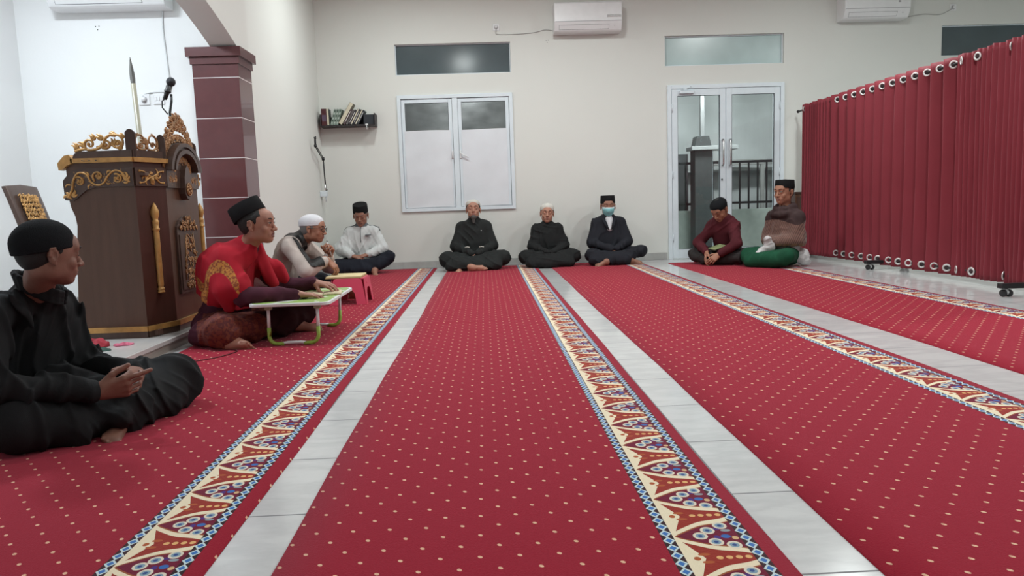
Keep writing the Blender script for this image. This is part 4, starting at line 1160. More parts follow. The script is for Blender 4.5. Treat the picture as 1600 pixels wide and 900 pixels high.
# ================================================================== FOLDING LAP TABLE
M_TBL = mat('white_table_laminate', (.72, .74, .74), .3, var=.03)
M_TGREEN = mat('lime_green_plastic', (.30, .46, .07), .4, var=.08)
M_TTOP = None
m_, nt_, b_ = new_mat('printed_table_top'); gx, gy, gz = xyz(geo_pos())
nb = noise(9, 2); nt_.links.new(mixc((nb - .42).gt(0.0) * 1.0, (.62, .66, .56), (.30, .45, .12)), b_.inputs['Base Color']); b_.inputs['Roughness'].default_value = .3; M_TTOP = m_
TX0, TX1, TY0, TY1, TZ = -1.385, -.915, 4.24, 5.02, .262
tb = thing('lap_table', 'white folding lap table with green leg corners in front of the man in red', 'table', (-1.15, 4.62, 0.009))
cr = .05
def rrect(x0, x1, y0, y1, r, n=6):
    out = []
    for cx, cy, a in ((x1 - r, y1 - r, 0), (x0 + r, y1 - r, PI / 2), (x0 + r, y0 + r, PI), (x1 - r, y0 + r, 1.5 * PI)):
        for i in range(n + 1): out.append((cx + math.cos(a + PI / 2 * i / n) * r, cy + math.sin(a + PI / 2 * i / n) * r))
    return out
MB().prism(rrect(TX0, TX1, TY0, TY1, cr), (0, 0, 0), (1, 0, 0), (0, 1, 0), (0, 0, 1), TZ - .018, TZ).build('table_top', M_TBL, tb, bevel=.003)
MB().prism(rrect(TX0 + .015, TX1 - .015, TY0 + .015, TY1 - .015, cr - .01), (0, 0, 0), (1, 0, 0), (0, 1, 0), (0, 0, 1), TZ, TZ + .001).build('printed_surface', M_TTOP, tb)
for yl in (TY0 + .05, TY1 - .09):
    xa, xb = -1.285, -1.000; zf = .020; rr_ = .045
    arc = lambda cx, a0, a1, n=6: [(cx + math.cos(a0 + (a1 - a0) * i / n) * rr_, zf + rr_ + math.sin(a0 + (a1 - a0) * i / n) * rr_) for i in range(n + 1)]
    la = arc(xa + rr_, PI, 1.5 * PI); ra = arc(xb - rr_, 1.5 * PI, 2 * PI)
    lean = (lambda z: yl + (.02 if yl < 4.6 else .05) * (z / TZ))
    G = lambda pts: [(p, lean(q), q) for p, q in pts]
    leg = MB().tube(G([(xa, TZ - .02), (xa, .10)]), .0095, 10).tube(G([(xb, TZ - .02), (xb, .10)]), .0095, 10)
    leg.tube(G([(xa + .06, zf), ((xa + xb) / 2 - .04, zf + .006), ((xa + xb) / 2 + .04, zf + .006), (xb - .06, zf)]), .0095, 10)
    leg.build('leg_frame', M_TBL, tb)
    MB().tube(G([(xa, .115), (xa, zf + rr_)] + la + [(xa + .085, zf)]), .0115, 10).build('corner_sleeve', M_TGREEN, tb)
    MB().tube(G([(xb - .085, zf)] + ra + [(xb, .115)]), .0115, 10).build('corner_sleeve', M_TGREEN, tb)
    for xx in (xa, xb): MB().box(xx - .02, xx + .02, lean(TZ) - .018, lean(TZ) + .018, TZ - .044, TZ - .017, .006).build('hinge_block', mat('green_grey_hinge', (.30, .36, .22), .5), tb)
# open book on the lap table
def open_book(label, cx, cy, z, rz, w_, h_, col):
    t = thing('open_book', label, 'book', (cx, cy, z))
    R_ = Matrix.Rotation(rz, 3, 'Z')
    def pt(u, v, hh): return Vector((cx, cy, z)) + R_ @ Vector((u, v, hh))
    for s_ in (-1, 1):
        vs = []; n = 8
        for lay in (0, 1):
            for i in range(n + 1):
                q = i / n; prof_h = .004 + .010 * math.sin(min(1, q * 1.6) * PI / 2) * (1 - .35 * q)
                for v in (-h_ / 2, h_ / 2): vs.append(pt(s_ * q * w_, v, (prof_h if lay else .0008)))
        fs = []; o2 = 2 * (n + 1)
        for i in range(n):
            a = 2 * i; fs += [(a, a + 1, a + 3, a + 2), (o2 + a, o2 + a + 2, o2 + a + 3, o2 + a + 1), (a, a + 2, o2 + a + 2, o2 + a), (a + 1, o2 + a + 1, o2 + a + 3, a + 3)]
        fs += [(2 * n, 2 * n + 1, o2 + 2 * n + 1, o2 + 2 * n), (0, o2, o2 + 1, 1)]
        MB().add(vs, fs, 0, True).build('page_block', M_BOOKPG, t)
    return t
m_, nt_, b_ = new_mat('cream_printed_page'); gx, gy, gz = xyz(coords())
ln = ((gx * 150.0).sin().gt(0.25)) * ((noise(180, 1) - .45).gt(0.0))
nt_.links.new(mixc(ln * .35, (.70, .60, .40), (.25, .20, .14)), b_.inputs['Base Color']); b_.inputs['Roughness'].default_value = .8; M_BOOKPG = m_
open_book('open cream-paged book lying on the white lap table', -1.04, 4.66, TZ + .0015, .15, .115, .19, None)

# ================================================================== PINK STOOL with a book on it
M_PINK = mat('pink_plastic', (.66, .075, .135), .38, var=.06, nscale=6, sub=.0)
sx0, sx1, sy0, sy1, shh = -1.30, -1.005, 6.06, 6.42, .225
stl = thing('plastic_stool', 'low pink plastic stool with a book on top beside the man with glasses', 'stool', ((sx0 + sx1) / 2, (sy0 + sy1) / 2, .009))
MB().prism(rrect(sx0 + .02, sx1 - .02, sy0 + .02, sy1 - .02, .04), (0, 0, 0), (1, 0, 0), (0, 1, 0), (0, 0, 1), shh - .012, shh).build('seat', M_PINK, stl, bevel=.005)
def stool_side(p0, p1, nrm, name='stool_side'):
    """side panel with an arched opening leaving two legs; flares outward towards the floor"""
    p0, p1, nrm = Vector(p0), Vector(p1), Vector(nrm); U = (p1 - p0); L_ = U.length; U.normalize()
    outer = [(0, .009), (.012, shh - .03), (.02, shh - .006), (L_ - .02, shh - .006), (L_ - .012, shh - .03), (L_, .009)]
    lw = .068
    inner = [(L_ - lw, .009), (L_ - lw - .008, shh * .42)] + [(L_ / 2 + math.cos(a) * (L_ / 2 - lw - .01), shh * .42 + math.sin(a) * shh * .20) for a in [PI * i / 10 for i in range(1, 10)]] + [(lw + .008, shh * .42), (lw, .009)]
    poly = outer + inner
    vs = []
    for d in (0, .004):
        for u, z in poly:
            fl_ = .022 * (1 - z / shh)
            q = p0 + U * (u + (u / L_ - .5) * 2 * fl_) + nrm * (fl_ + d); vs.append((q.x, q.y, z))
    n = len(poly)
    fs = [tuple(range(n)), tuple(range(2 * n - 1, n - 1, -1))] + [(i, (i + 1) % n, n + (i + 1) % n, n + i) for i in range(n)]
    MB().add(vs, fs).build(name, M_PINK, stl)
a_, b2 = sx0 + .018, sx1 - .018; c_, d2 = sy0 + .018, sy1 - .018
stool_side((a_, c_, 0), (b2, c_, 0), (0, -1, 0)); stool_side((b2, c_, 0), (b2, d2, 0), (1, 0, 0)); stool_side((b2, d2, 0), (a_, d2, 0), (0, 1, 0)); stool_side((a_, d2, 0), (a_, c_, 0), (-1, 0, 0))
MB().tube([(sx1 - .012, sy0 + .12, shh - .035), (sx1 - .008, sy0 + .13, shh - .055)], .004, 6).build('gloss_rib', M_PINK, stl)
bk = thing('open_book', 'large cream book lying open on the pink stool', 'book', (-1.20, 6.24, shh))
MB().box(-1.335, -1.04, 6.08, 6.40, shh + .001, shh + .006, .001).build('cover', mat('tan_book_cover', (.40, .28, .12), .6), bk)
MB().box(-1.33, -1.045, 6.085, 6.395, shh + .006, shh + .018, .002).build('page_block', mat('cream_pages', (.66, .54, .30), .8, var=.06), bk)

# folded cloths by the alcove step
rc = random.Random(2)
def crumple(name, label, cx, cy, z, rx, ry, h, m, seed):
    rnd2 = random.Random(seed); n1, n2 = 36, 14; vs = []
    ph = [(rnd2.uniform(1, 5), rnd2.uniform(0, 6), rnd2.uniform(.03, .12)) for _ in range(5)]
    for j in range(n2 + 1):
        q = j / n2
        for i in range(n1):
            t = 2 * PI * i / n1; k_ = 1 + sum(a * math.sin(math.ceil(f) * t + p) for f, p, a in ph)
            rr2 = math.sin(q * PI * .5) ** .7; hh = h * (math.cos(q * PI * .5) ** .6) * (1 + .3 * math.sin(3 * t + q * 7) + .2 * math.sin(5 * t - q * 9))
            vs.append((cx + math.cos(t) * rx * rr2 * k_, cy + math.sin(t) * ry * rr2 * k_, z + max(.001, hh)))
    fs = [(j * n1 + i, j * n1 + (i + 1) % n1, (j + 1) * n1 + (i + 1) % n1, (j + 1) * n1 + i) for j in range(n2) for i in range(n1)] + [tuple(range(n2 * n1, (n2 + 1) * n1))[::-1]]
    return tag(MB().add(vs, fs, 0, True).build(name, m), label, 'cloth')
crumple('folded_cloth', 'crumpled red cloth lying on the alcove floor below the podium', -2.20, 4.06, .080, .115, .09, .035, mat('red_cloth', (.30, .015, .03), .8, bmp=.3), 1)
crumple('folded_cloth', 'small pink cloth lying beside the red one below the podium', -2.03, 4.10, .080, .045, .04, .012, mat('pink_cloth', (.55, .12, .20), .8, bmp=.3), 4)
crumple('folded_cloth', 'dark green cloth lying in front of the red one below the podium', -2.10, 3.95, .080, .075, .045, .012, mat('dark_green_cloth', (.02, .06, .045), .8, bmp=.3), 6)
# thin cord on the carpet near the man in red
cable('thin dark red cord lying on the carpet in front of the man in red', [(-1.70, 3.86, .012), (-1.56, 3.92, .012), (-1.47, 4.02, .012), (-1.43, 4.16, .012), (-1.50, 4.22, .012), (-1.55, 4.20, .012)], .003, mat('dark_red_cord', (.10, .01, .015), .6))
# ================================================================== PEOPLE
# Bodies and clothes are grown as smooth-blended distance fields and meshed as one continuous surface each.
f32 = np.float32
def V3(*a): return np.array(a if len(a) > 1 else a[0], dtype=float)
def unit(v): v = np.asarray(v, float); return v / (np.linalg.norm(v) + 1e-12)
def frame_m(x=None, z=None):
    """rotation matrix whose columns are the local axes: z exact, x as near as possible"""
    z = unit(z); x = np.asarray(x, float); x = unit(x - z * x.dot(z)); y = np.cross(z, x)
    return np.stack([x, y, z], 1)
def rot_m(yaw=0, pitch=0, roll=0):
    cy, sy = math.cos(yaw), math.sin(yaw); cp, sp_ = math.cos(pitch), math.sin(pitch); cr_, sr = math.cos(roll), math.sin(roll)
    return np.array([[cy, -sy, 0], [sy, cy, 0], [0, 0, 1]]) @ np.array([[1, 0, 0], [0, cp, -sp_], [0, sp_, cp]]) @ np.array([[cr_, 0, sr], [0, 1, 0], [-sr, 0, cr_]])

class Prim:
    def __init__(s, fn, lo, hi, k, op): s.fn, s.lo, s.hi, s.k, s.op = fn, np.array(lo), np.array(hi), k, op
def cap(a, b, r0, r1=None, k=.02, op='add', flat=None):
    """tapered capsule; flat=(axis vector, factor<1) squashes it along an axis"""
    a, b = V3(a), V3(b); r1 = r0 if r1 is None else r1
    A = None
    if flat is not None:
        n = unit(flat[0]); A = np.eye(3) + np.outer(n, n) * (1 / flat[1] - 1)
    mid = (a + b) / 2
    def fn(X, Y, Z):
        px, py, pz = X - mid[0], Y - mid[1], Z - mid[2]
        aa, bb = a - mid, b - mid
        if A is not None:
            px, py, pz = (A[0, 0] * px + A[0, 1] * py + A[0, 2] * pz, A[1, 0] * px + A[1, 1] * py + A[1, 2] * pz, A[2, 0] * px + A[2, 1] * py + A[2, 2] * pz)
            aa, bb = A @ aa, A @ bb
        d = bb - aa; L2 = max(d.dot(d), 1e-10)
        t = np.clip(((px - aa[0]) * d[0] + (py - aa[1]) * d[1] + (pz - aa[2]) * d[2]) / L2, 0, 1)
        dd = np.sqrt((px - aa[0] - t * d[0]) ** 2 + (py - aa[1] - t * d[1]) ** 2 + (pz - aa[2] - t * d[2]) ** 2) - (r0 + (r1 - r0) * t)
        return dd * (flat[1] if flat is not None else 1) ** .5 if flat is not None else dd
    r = max(r0, r1)
    return Prim(fn, np.minimum(a, b) - r, np.maximum(a, b) + r, k, op)
def ell(c, r, R=None, k=.02, op='add'):
    c, r = V3(c), V3(r); R = np.eye(3) if R is None else R
    def fn(X, Y, Z):
        px, py, pz = X - c[0], Y - c[1], Z - c[2]
        q = [R[0, i] * px + R[1, i] * py + R[2, i] * pz for i in range(3)]
        k0 = np.sqrt(sum((q[i] / r[i]) ** 2 for i in range(3)) + 1e-12); k1 = np.sqrt(sum((q[i] / r[i] ** 2) ** 2 for i in range(3)) + 1e-12)
        return k0 * (k0 - 1) / k1
    m = np.sqrt(((R * r) ** 2).sum(1))
    return Prim(fn, c - m, c + m, k, op)
def half(p, n, k=.004, op='int'):
    """keep the side of the plane where (x-p).n < 0"""
    p, n = V3(p), unit(n)
    return Prim(lambda X, Y, Z: (X - p[0]) * n[0] + (Y - p[1]) * n[1] + (Z - p[2]) * n[2], [-99] * 3, [99] * 3, k, op)

def smin(a, b, k):
    h = np.maximum(k - np.abs(a - b), 0) / k
    return np.minimum(a, b) - h * h * k * .25
def sdf_mesh(prims, h, disp=None, grow=0.0):
    adds = [p for p in prims if p.op == 'add']
    lo = np.min([p.lo for p in adds], 0) - 4 * h - grow - .025; hi = np.max([p.hi for p in adds], 0) + 4 * h + grow + .025
    lo[2] = max(lo[2], -.02)
    n = np.ceil((hi - lo) / h).astype(int) + 1
    ax = [(lo[i] + h * np.arange(n[i])).astype(f32) for i in range(3)]
    D = np.full(n, .25, f32)
    for p in prims:
        m = p.k + 3 * h + grow + .030
        i0 = np.clip(np.floor((p.lo - m - lo) / h).astype(int), 0, n - 1); i1 = np.clip(np.ceil((p.hi + m - lo) / h).astype(int) + 1, 1, n)
        if (i1 <= i0).any(): continue
        sl = tuple(slice(a, b) for a, b in zip(i0, i1))
        X = ax[0][sl[0]][:, None, None]; Y = ax[1][sl[1]][None, :, None]; Z = ax[2][sl[2]][None, None, :]
        d = p.fn(X, Y, Z).astype(f32)
        if p.op == 'add': D[sl] = smin(D[sl], d - grow, p.k)
        elif p.op == 'sub': D[sl] = -smin(-D[sl], d, p.k)
        elif p.op == 'int': D[sl] = -smin(-D[sl], -d, p.k)
    if disp is not None:
        near = np.abs(D) < .04
        I = np.argwhere(near); P = lo + I * h
        D[near] += disp(P).astype(f32)
    return surfnet(D, lo, h)
def surfnet(D, lo, h):
    n = D.shape; S = D < 0
    cells = []; pos = []; quads = []
    strides = np.array([(n[1]) * (n[2]), n[2], 1])
    for a in range(3):
        s0 = [slice(None)] * 3; s1 = [slice(None)] * 3; s0[a] = slice(0, -1); s1[a] = slice(1, None)
        cr_ = S[tuple(s0)] != S[tuple(s1)]
        I = np.argwhere(cr_)
        if not len(I): continue
        A = D[tuple(s0)][cr_]; B = D[tuple(s1)][cr_]; t = A / (A - B)
        P = I.astype(float); P[:, a] += t
        b, c = [(1, 2), (2, 0), (0, 1)][a]
        ok = (I[:, b] > 0) & (I[:, c] > 0) & (I[:, b] < n[b] - 1) & (I[:, c] < n[c] - 1)
        I, P, A = I[ok], P[ok], A[ok]
        q = []
        for db, dc in ((-1, -1), (0, -1), (0, 0), (-1, 0)):
            J = I.copy(); J[:, b] += db; J[:, c] += dc
            lin = J @ strides; q.append(lin); cells.append(lin); pos.append(P)
        q = np.stack(q, 1); q[A >= 0] = q[A >= 0][:, ::-1]; quads.append(q)
    cells = np.concatenate(cells); pos = np.concatenate(pos); quads = np.concatenate(quads)
    u, inv = np.unique(cells, return_inverse=True)
    cnt = np.bincount(inv)
    V = np.stack([np.bincount(inv, pos[:, i]) / cnt for i in range(3)], 1) * h + lo
    F = np.searchsorted(u, quads)
    return V, F
def mesh_obj(name, VF, mats, parent, classify=None, smooth_it=0):
    V, F = VF
    if smooth_it:
        e = np.concatenate([F[:, [0, 1]], F[:, [1, 2]], F[:, [2, 3]], F[:, [3, 0]]])
        for _ in range(smooth_it):
            acc = np.zeros_like(V); c = np.zeros(len(V))
            np.add.at(acc, e[:, 0], V[e[:, 1]]); np.add.at(acc, e[:, 1], V[e[:, 0]]); np.add.at(c, e[:, 0], 1); np.add.at(c, e[:, 1], 1)
            V = V * .5 + acc / c[:, None] * .5
    off = np.array(parent['_o']) if parent is not None else 0
    me = bpy.data.meshes.new(name)
    me.vertices.add(len(V)); me.vertices.foreach_set('co', (V - off).astype(f32).ravel())
    me.loops.add(len(F) * 4); me.loops.foreach_set('vertex_index', F.astype(np.int32).ravel())
    me.polygons.add(len(F)); me.polygons.foreach_set('loop_start', np.arange(0, len(F) * 4, 4, dtype=np.int32))
    me.polygons.foreach_set('loop_total', np.full(len(F), 4, np.int32)) if bpy.app.version < (4, 0) else None
    mats = mats if isinstance(mats, (list, tuple)) else [mats]
    for m in mats: me.materials.append(m)
    if classify is not None:
        me.polygons.foreach_set('material_index', classify(V[F].mean(1)).astype(np.int32))
    me.update(calc_edges=True); me.validate()
    me.polygons.foreach_set('use_smooth', [True] * len(me.polygons))
    o = bpy.data.objects.new(name, me); COL.objects.link(o); o.parent = parent
    return o
def folds(seed, amp, wl=.07, st=(1, 1, .35), fine=.35):
    """sparse soft creases of cloth: warped ridges, faded in and out by a slow mask"""
    r = np.random.RandomState(seed)
    K = [(unit(r.normal(size=3) * np.array(st)) * PI / wl * s, r.uniform(0, 6), w) for s, w in ((.55, 1.0), (.75, .9), (1.05, .7), (1.5, .7 * fine))]
    M_ = [(unit(r.normal(size=3)) * 2 * PI / .30, r.uniform(0, 6)) for _ in K]
    W = [(r.normal(size=3) * 7, r.uniform(0, 6)) for _ in range(3)]
    def f(P):
        Q = P + .030 * np.stack([np.sin(P @ w + p) for w, p in W], 1)
        out = 0
        for (kv, ph, wgt), (mv, mp) in zip(K, M_):
            m = np.clip(np.sin(P @ mv + mp) * .9 + .35, 0, 1)
            out = out + wgt * m * (np.exp(-(np.sin(Q @ kv + ph) / .42) ** 2) - .35)
        return -out * amp
    return f

# ---------------------------------------------------------------- skin / cloth materials
def skin_mat(name, c, lipc=None):
    return mat(name, c, .52, var=.14, nscale=14, bmp=.12, bscale=160, spec=.4, sub=.08)
def cloth(name, c, rough=.85, var=.10, sheen=.0, bmp=.22):
    return mat(name, c, rough, var=var, nscale=9, bmp=bmp, bscale=420, sheen=sheen, spec=.2)
M_LASH = mat('dark_lash', (.012, .009, .008), .6)
M_EYEW = mat('eye_white', (.62, .58, .54), .25)
M_IRIS = mat('dark_iris', (.02, .012, .008), .15)
M_HAIRB = mat('short_black_hair', (.010, .009, .009), .7, bmp=.5, bscale=500)
M_HAIRG = mat('grey_hair', (.19, .185, .18), .8, bmp=.5, bscale=400)
M_VELVET = mat('black_velvet', (.010, .010, .011), .85, spec=.15, bmp=.1, bscale=300)
M_KNITB = mat('black_knit', (.011, .012, .014), .95, spec=.15, bmp=.7, bscale=350)
M_KNITW = mat('white_knit', (.70, .70, .73), .9, var=.05, bmp=.7, bscale=260)
M_KNITG = mat('offwhite_knit', (.62, .60, .55), .9, var=.07, bmp=.7, bscale=260)

# ---------------------------------------------------------------- head
def head_prims(C, R, s=1.0, nose=1.0, mouth=0.0, chin=1.0):
    """prims of a head: C centre between the ears, R columns = right(+x local = person's left), back(+y), up"""
    T = lambda x, y, z: C + R @ (V3(x, y, z) * s)
    E_ = lambda x, y, z, a, b, c, k=.012, op='add', Q=None: ell(T(x, y, z), (a * s, b * s, c * s), R if Q is None else R @ Q, k * s, op)
    C_ = lambda p, q, a, b, k=.010, op='add', fl=None: cap(T(*p), T(*q), a * s, b * s, k * s, op, fl)
    L = [E_(0, .016, .036, .074, .094, .083), E_(0, -.016, .0, .064, .070, .080, .02), E_(0, -.030, -.052, .052, .052, .050, .02),
         E_(0, -.058, -.086 , .026, .025, .019 * chin, .018),
         E_(.040, .002, -.050, .020, .035, .035, .02), E_(-.040, .002, -.050, .020, .035, .035, .02),
         E_(.037, -.058, -.026, .020, .018, .020, .014), E_(-.037, -.058, -.026, .020, .018, .020, .014),
         C_((-.040, -.070, .030), (-.010, -.084, .026), .010, .009, .014), C_((.040, -.070, .030), (.010, -.084, .026), .010, .009, .014),
         E_(0, -.066, .046, .045, .022, .030, .02)]
    for sx in (-1, 1):
        L.append(E_(sx * .031, -.092, .008, .0185, .014, .0115, .012, 'sub'))
        L.append(E_(sx * .031, -.072, .006, .0145, .0135, .0125, .004))
        L.append(C_((sx * .020, -.083, .0165), (sx * .042, -.077, .0150), .0042, .0035, .005))
        L.append(C_((sx * .021, -.082, -.005), (sx * .040, -.077, -.0045), .0035, .003, .006))
    L += [C_((0, -.080, .018), (0, -.1005 , -.022), .0075, .0095 , .010), E_(0, -.104 , -.0285, .0115 * nose, .0105, .0095, .008)]
    for sx in (-1, 1):
        L.append(E_(sx * .0125 * nose, -.093, -.031, .0085 * nose, .0105, .0075, .006))
        L.append(E_(sx * .0065, -.100, -.0385, .0038, .0045, .003, .003, 'sub'))
        L.append(C_((sx * .018, -.088, -.034), (sx * .031, -.070, -.060), .0022, .002, .008, 'sub'))
    zo = mouth * .006
    L += [E_(0, -.074, -.056, .030, .0165, .022, .014)]
    for sx in (-1, 1):
        L.append(C_((0, -.0920, -.0525 + zo * .3), (sx * .020, -.0815, -.0575), .0040, .0024, .004))
        L.append(C_((0, -.0900, -.0655 - zo), (sx * .017, -.0815, -.0600 - zo * .4), .0047, .0026, .004))
    L.append(C_((-.020, -.091, -.0592 - zo * .3), (.020, -.091, -.0592 - zo * .3), .0012 + mouth * .004, .0012 + mouth * .004, .003, 'sub'))
    L.append(C_((-.012, -.0875, -.0755), (.012, -.0875, -.0755), .003, .003, .008, 'sub'))
    for sx in (-1, 1):
        Q = rot_m(sx * .35, 0.0, 0)
        L.append(E_(sx * .0775, .012, -.002, .0075, .0165, .029, .006, 'add', Q))
        L.append(C_((sx * .082, .022, .020), (sx * .083, .024, -.004), .0040, .0036, .004))
        L.append(C_((sx * .081, .006, .026), (sx * .083, .020, .022), .0036, .0040, .004))
        L.append(E_(sx * .0850, .006, -.002, .0040, .0085, .0135, .004, 'sub', Q))
        L.append(E_(sx * .0765, .004, -.030, .0055, .0075, .0085, .006))
    return L, T
def tube_on(T, pts, r, n=6): return MB().tube([Vector(T(*p)) for p in pts], r, n)

def make_head_parts(root, T, C, R, s, o):
    """brows, eyes, hair, cap"""
    bm_ = o.get('brow', M_HAIRB)
    for sx in (-1, 1):
        pts = [(sx * .014, -.0945, .0290), (sx * .026, -.0925, .0335), (sx * .040, -.0815, .0335), (sx * .049, -.0690, .0275)]
        tube_on(T, pts, [.0022 * s, .0030 * s, .0026 * s, .0010 * s]).build('eyebrow', bm_, root)
    for sx in (-1, 1):
        if o.get('eyes') == 'open':
            c = T(sx * .031, -.0765, .0065)
            MB().ball(Vector(c), (.0105 * s, .0112 * s, .0048 * s), 14, 10, rot=Matrix(R.tolist())).build('eye', M_EYEW, root)
            g = R @ unit(V3(o.get('gaze', (0, -1, -.05))))
            MB().ball(Vector(c + g * .0078 * s), (.0045 * s, .0045 * s, .0041 * s), 10, 8).build('iris', M_IRIS, root)
            pts = [(sx * .0185, -.0865, .0075), (sx * .025, -.0905, .0112), (sx * .033, -.0895, .0116), (sx * .0455, -.0770, .0085)]
            tube_on(T, pts, .0017 * s).build('eyelid_crease', M_LASH, root)
        else:
            pts = [(sx * .0195, -.0845, .0040), (sx * .027, -.0875, .0012), (sx * .036, -.0860, .0010), (sx * .0445, -.0780, .0040)]
            tube_on(T, pts, .0011 * s).build('eyelashes', M_LASH, root)
    # hair shell
    hz = o.get('hairline', -.035)
    HP = [ell(T(0, .018, .034), (.0785 * s, .0985 * s, .087 * s), R, .01)]
    HP += [ell(T(0, .046, -.012), (.054 * s, .048 * s, .050 * s), R, .03)]
    HP.append(half(T(0, -.052, .03), R @ V3(0, -1, .35), .004))
    HP.append(half(T(0, .02, hz), R @ V3(0, -.55, -1), .006))
    for sx in (-1, 1): HP.append(ell(T(sx * .08, .010, -.008), (.022 * s, .023 * s, .038 * s), R, .004, 'sub'))
    for sx in (-1, 1): HP.append(cap(T(sx * .08, -.055, -.02), T(sx * .075, -.045, .03), .034 * s, .022 * s, .006, 'sub'))
    mesh_obj('hair', sdf_mesh(HP, o.get('res', .004)), o.get('hair', M_HAIRB), root)
    # cap
    ck = o.get('cap'); tilt = o.get('captilt', .12)
    if ck:
        mb = MB(); n = 36; rings = []
        Rt = rot_m(0, -tilt, 0)      # front higher
        def ringp(rx, ry, z, cy=.014, rest=None):
            out = []
            for i in range(n):
                t = 2 * PI * i / n; e = 1.0
                p = Rt @ V3(math.cos(t) * rx, math.sin(t) * ry, z) + V3(0, cy, 0)
                out.append(Vector(T(*p)))
            return out
        if ck == 'peci':
            zb, zt = o.get('capz', (.042, .138))
            pr_ = [(.079, .0985, zb + .004), (.0815, .1015, zb), (.0825, .1025, zb + .004), (.0805, .1005, (zb + zt) / 2), (.0775, .0985, zt - .004), (.0755, .0965, zt), (.072, .093, zt - .001), (.060, .078, zt - .003), (.001, .001, zt - .004)]
        elif ck == 'kufi':
            zb, zt = o.get('capz', (.030, .132))
            pr_ = [(.079, .0985, zb + .003), (.0810, .1010, zb), (.0830, .1030, zb + .004), (.0835, .1035, zb + .03)] + [(.0835 * math.cos(a), .1035 * math.cos(a), zb + .030 + (zt - zb - .03) * math.sin(a)) for a in [PI / 2 * i / 9 for i in range(1, 9)]] + [(.001, .001, zt)]
        vs = []; fs = []
        for rx, ry, z in pr_: vs += ringp(rx, ry, z)
        for j in range(len(pr_) - 1):
            for i in range(n): fs.append((j * n + i, j * n + (i + 1) % n, (j + 1) * n + (i + 1) % n, (j + 1) * n + i))
        mb.add(vs, fs, 0, True).build('cap', o['capm'], root)

# ---------------------------------------------------------------- hands and feet
FING = [(.030, .088, (.042, .026, .021), .0092), (.0100, .093, (.046, .030, .022), .0095), (-.0105, .089, (.042, .028, .021), .0090), (-.0295, .081, (.033, .021, .019), .0080)]
def hand(W, f, n, side, curl=(.3, .35, .25), spread=.06, s=1.0, thumb=(.75, .25), curls=None):
    """W wrist, f finger direction, n palm normal, side 'L'/'R'"""
    W = V3(W); f = unit(f); n = unit(np.asarray(n, float) - f * f.dot(n)); t = np.cross(f, n) * (1 if side == 'R' else -1)
    L = [cap(W - f * .02 * s, W + f * .02 * s, .023 * s, .022 * s, .02, flat=(n, .75))]
    for i, (lt, lf, seg, r) in enumerate(FING):
        K = W + (f * lf + t * lt - n * .003 * (i in (1, 2))) * s
        L.append(cap(W + (f * .012 + t * lt * .55) * s, K, .0145 * s, .0118 * s, .012))
        d0 = unit(f + t * spread * (1.5 - i)); p = K; a = 0
        cu = curls[i] if curls else curl
        for j in range(3):
            a += cu[j]; d = d0 * math.cos(a) + n * math.sin(a); q = p + d * seg[j] * s
            L.append(cap(p, q, r * (1 - .07 * j) * s, r * (1 - .07 * (j + 1)) * s, .0035)); p = q
    B = W + (f * .018 + t * .024 + n * .006) * s
    d1 = unit(f * .75 + t * thumb[0] + n * thumb[1]); d2 = unit(f * .95 + t * thumb[0] * .5 + n * thumb[1] * 1.3)
    L += [cap(B, B + d1 * .044 * s, .0150 * s, .0115 * s, .012), cap(B + d1 * .044 * s, B + (d1 * .044 + d2 * .032) * s, .0110 * s, .0100 * s, .004),
          cap(B + (d1 * .044 + d2 * .032) * s, B + (d1 * .044 + d2 * .058) * s, .0100 * s, .0082 * s, .003)]
    return L
def foot(A, f, upv, s=1.0, side=1):
    """A ankle, f toe direction, upv dorsal direction"""
    A = V3(A); f = unit(f); u = unit(np.asarray(upv, float) - f * f.dot(upv)); t = np.cross(f, u) * side
    L = [cap(A - u * .012 * s, A - u * .045 * s - f * .035 * s, .036 * s, .032 * s, .02), cap(A - u * .010 * s, A + f * .11 * s - u * .045 * s, .034 * s, .020 * s, .02, flat=(u, .85)),
         cap(A - u * .055 * s - f * .03 * s, A + f * .12 * s - u * .058 * s + t * .018 * s, .026 * s, .022 * s, .02), cap(A - u * .055 * s, A + f * .11 * s - u * .060 * s - t * .020 * s, .026 * s, .018 * s, .02)]
    for i, (w, ln, r) in enumerate(((.030, .036, .0125), (.010, .032, .009), (-.006, .028, .0085), (-.020, .024, .0080), (-.033, .019, .0080))):
        b = A + (f * (.125 - .006 * i) - u * .056 + t * w) * s
        L.append(cap(b - f * .01 * s, b + (f * ln - u * .004) * s, r * s, r * .95 * s, .003))
    return L

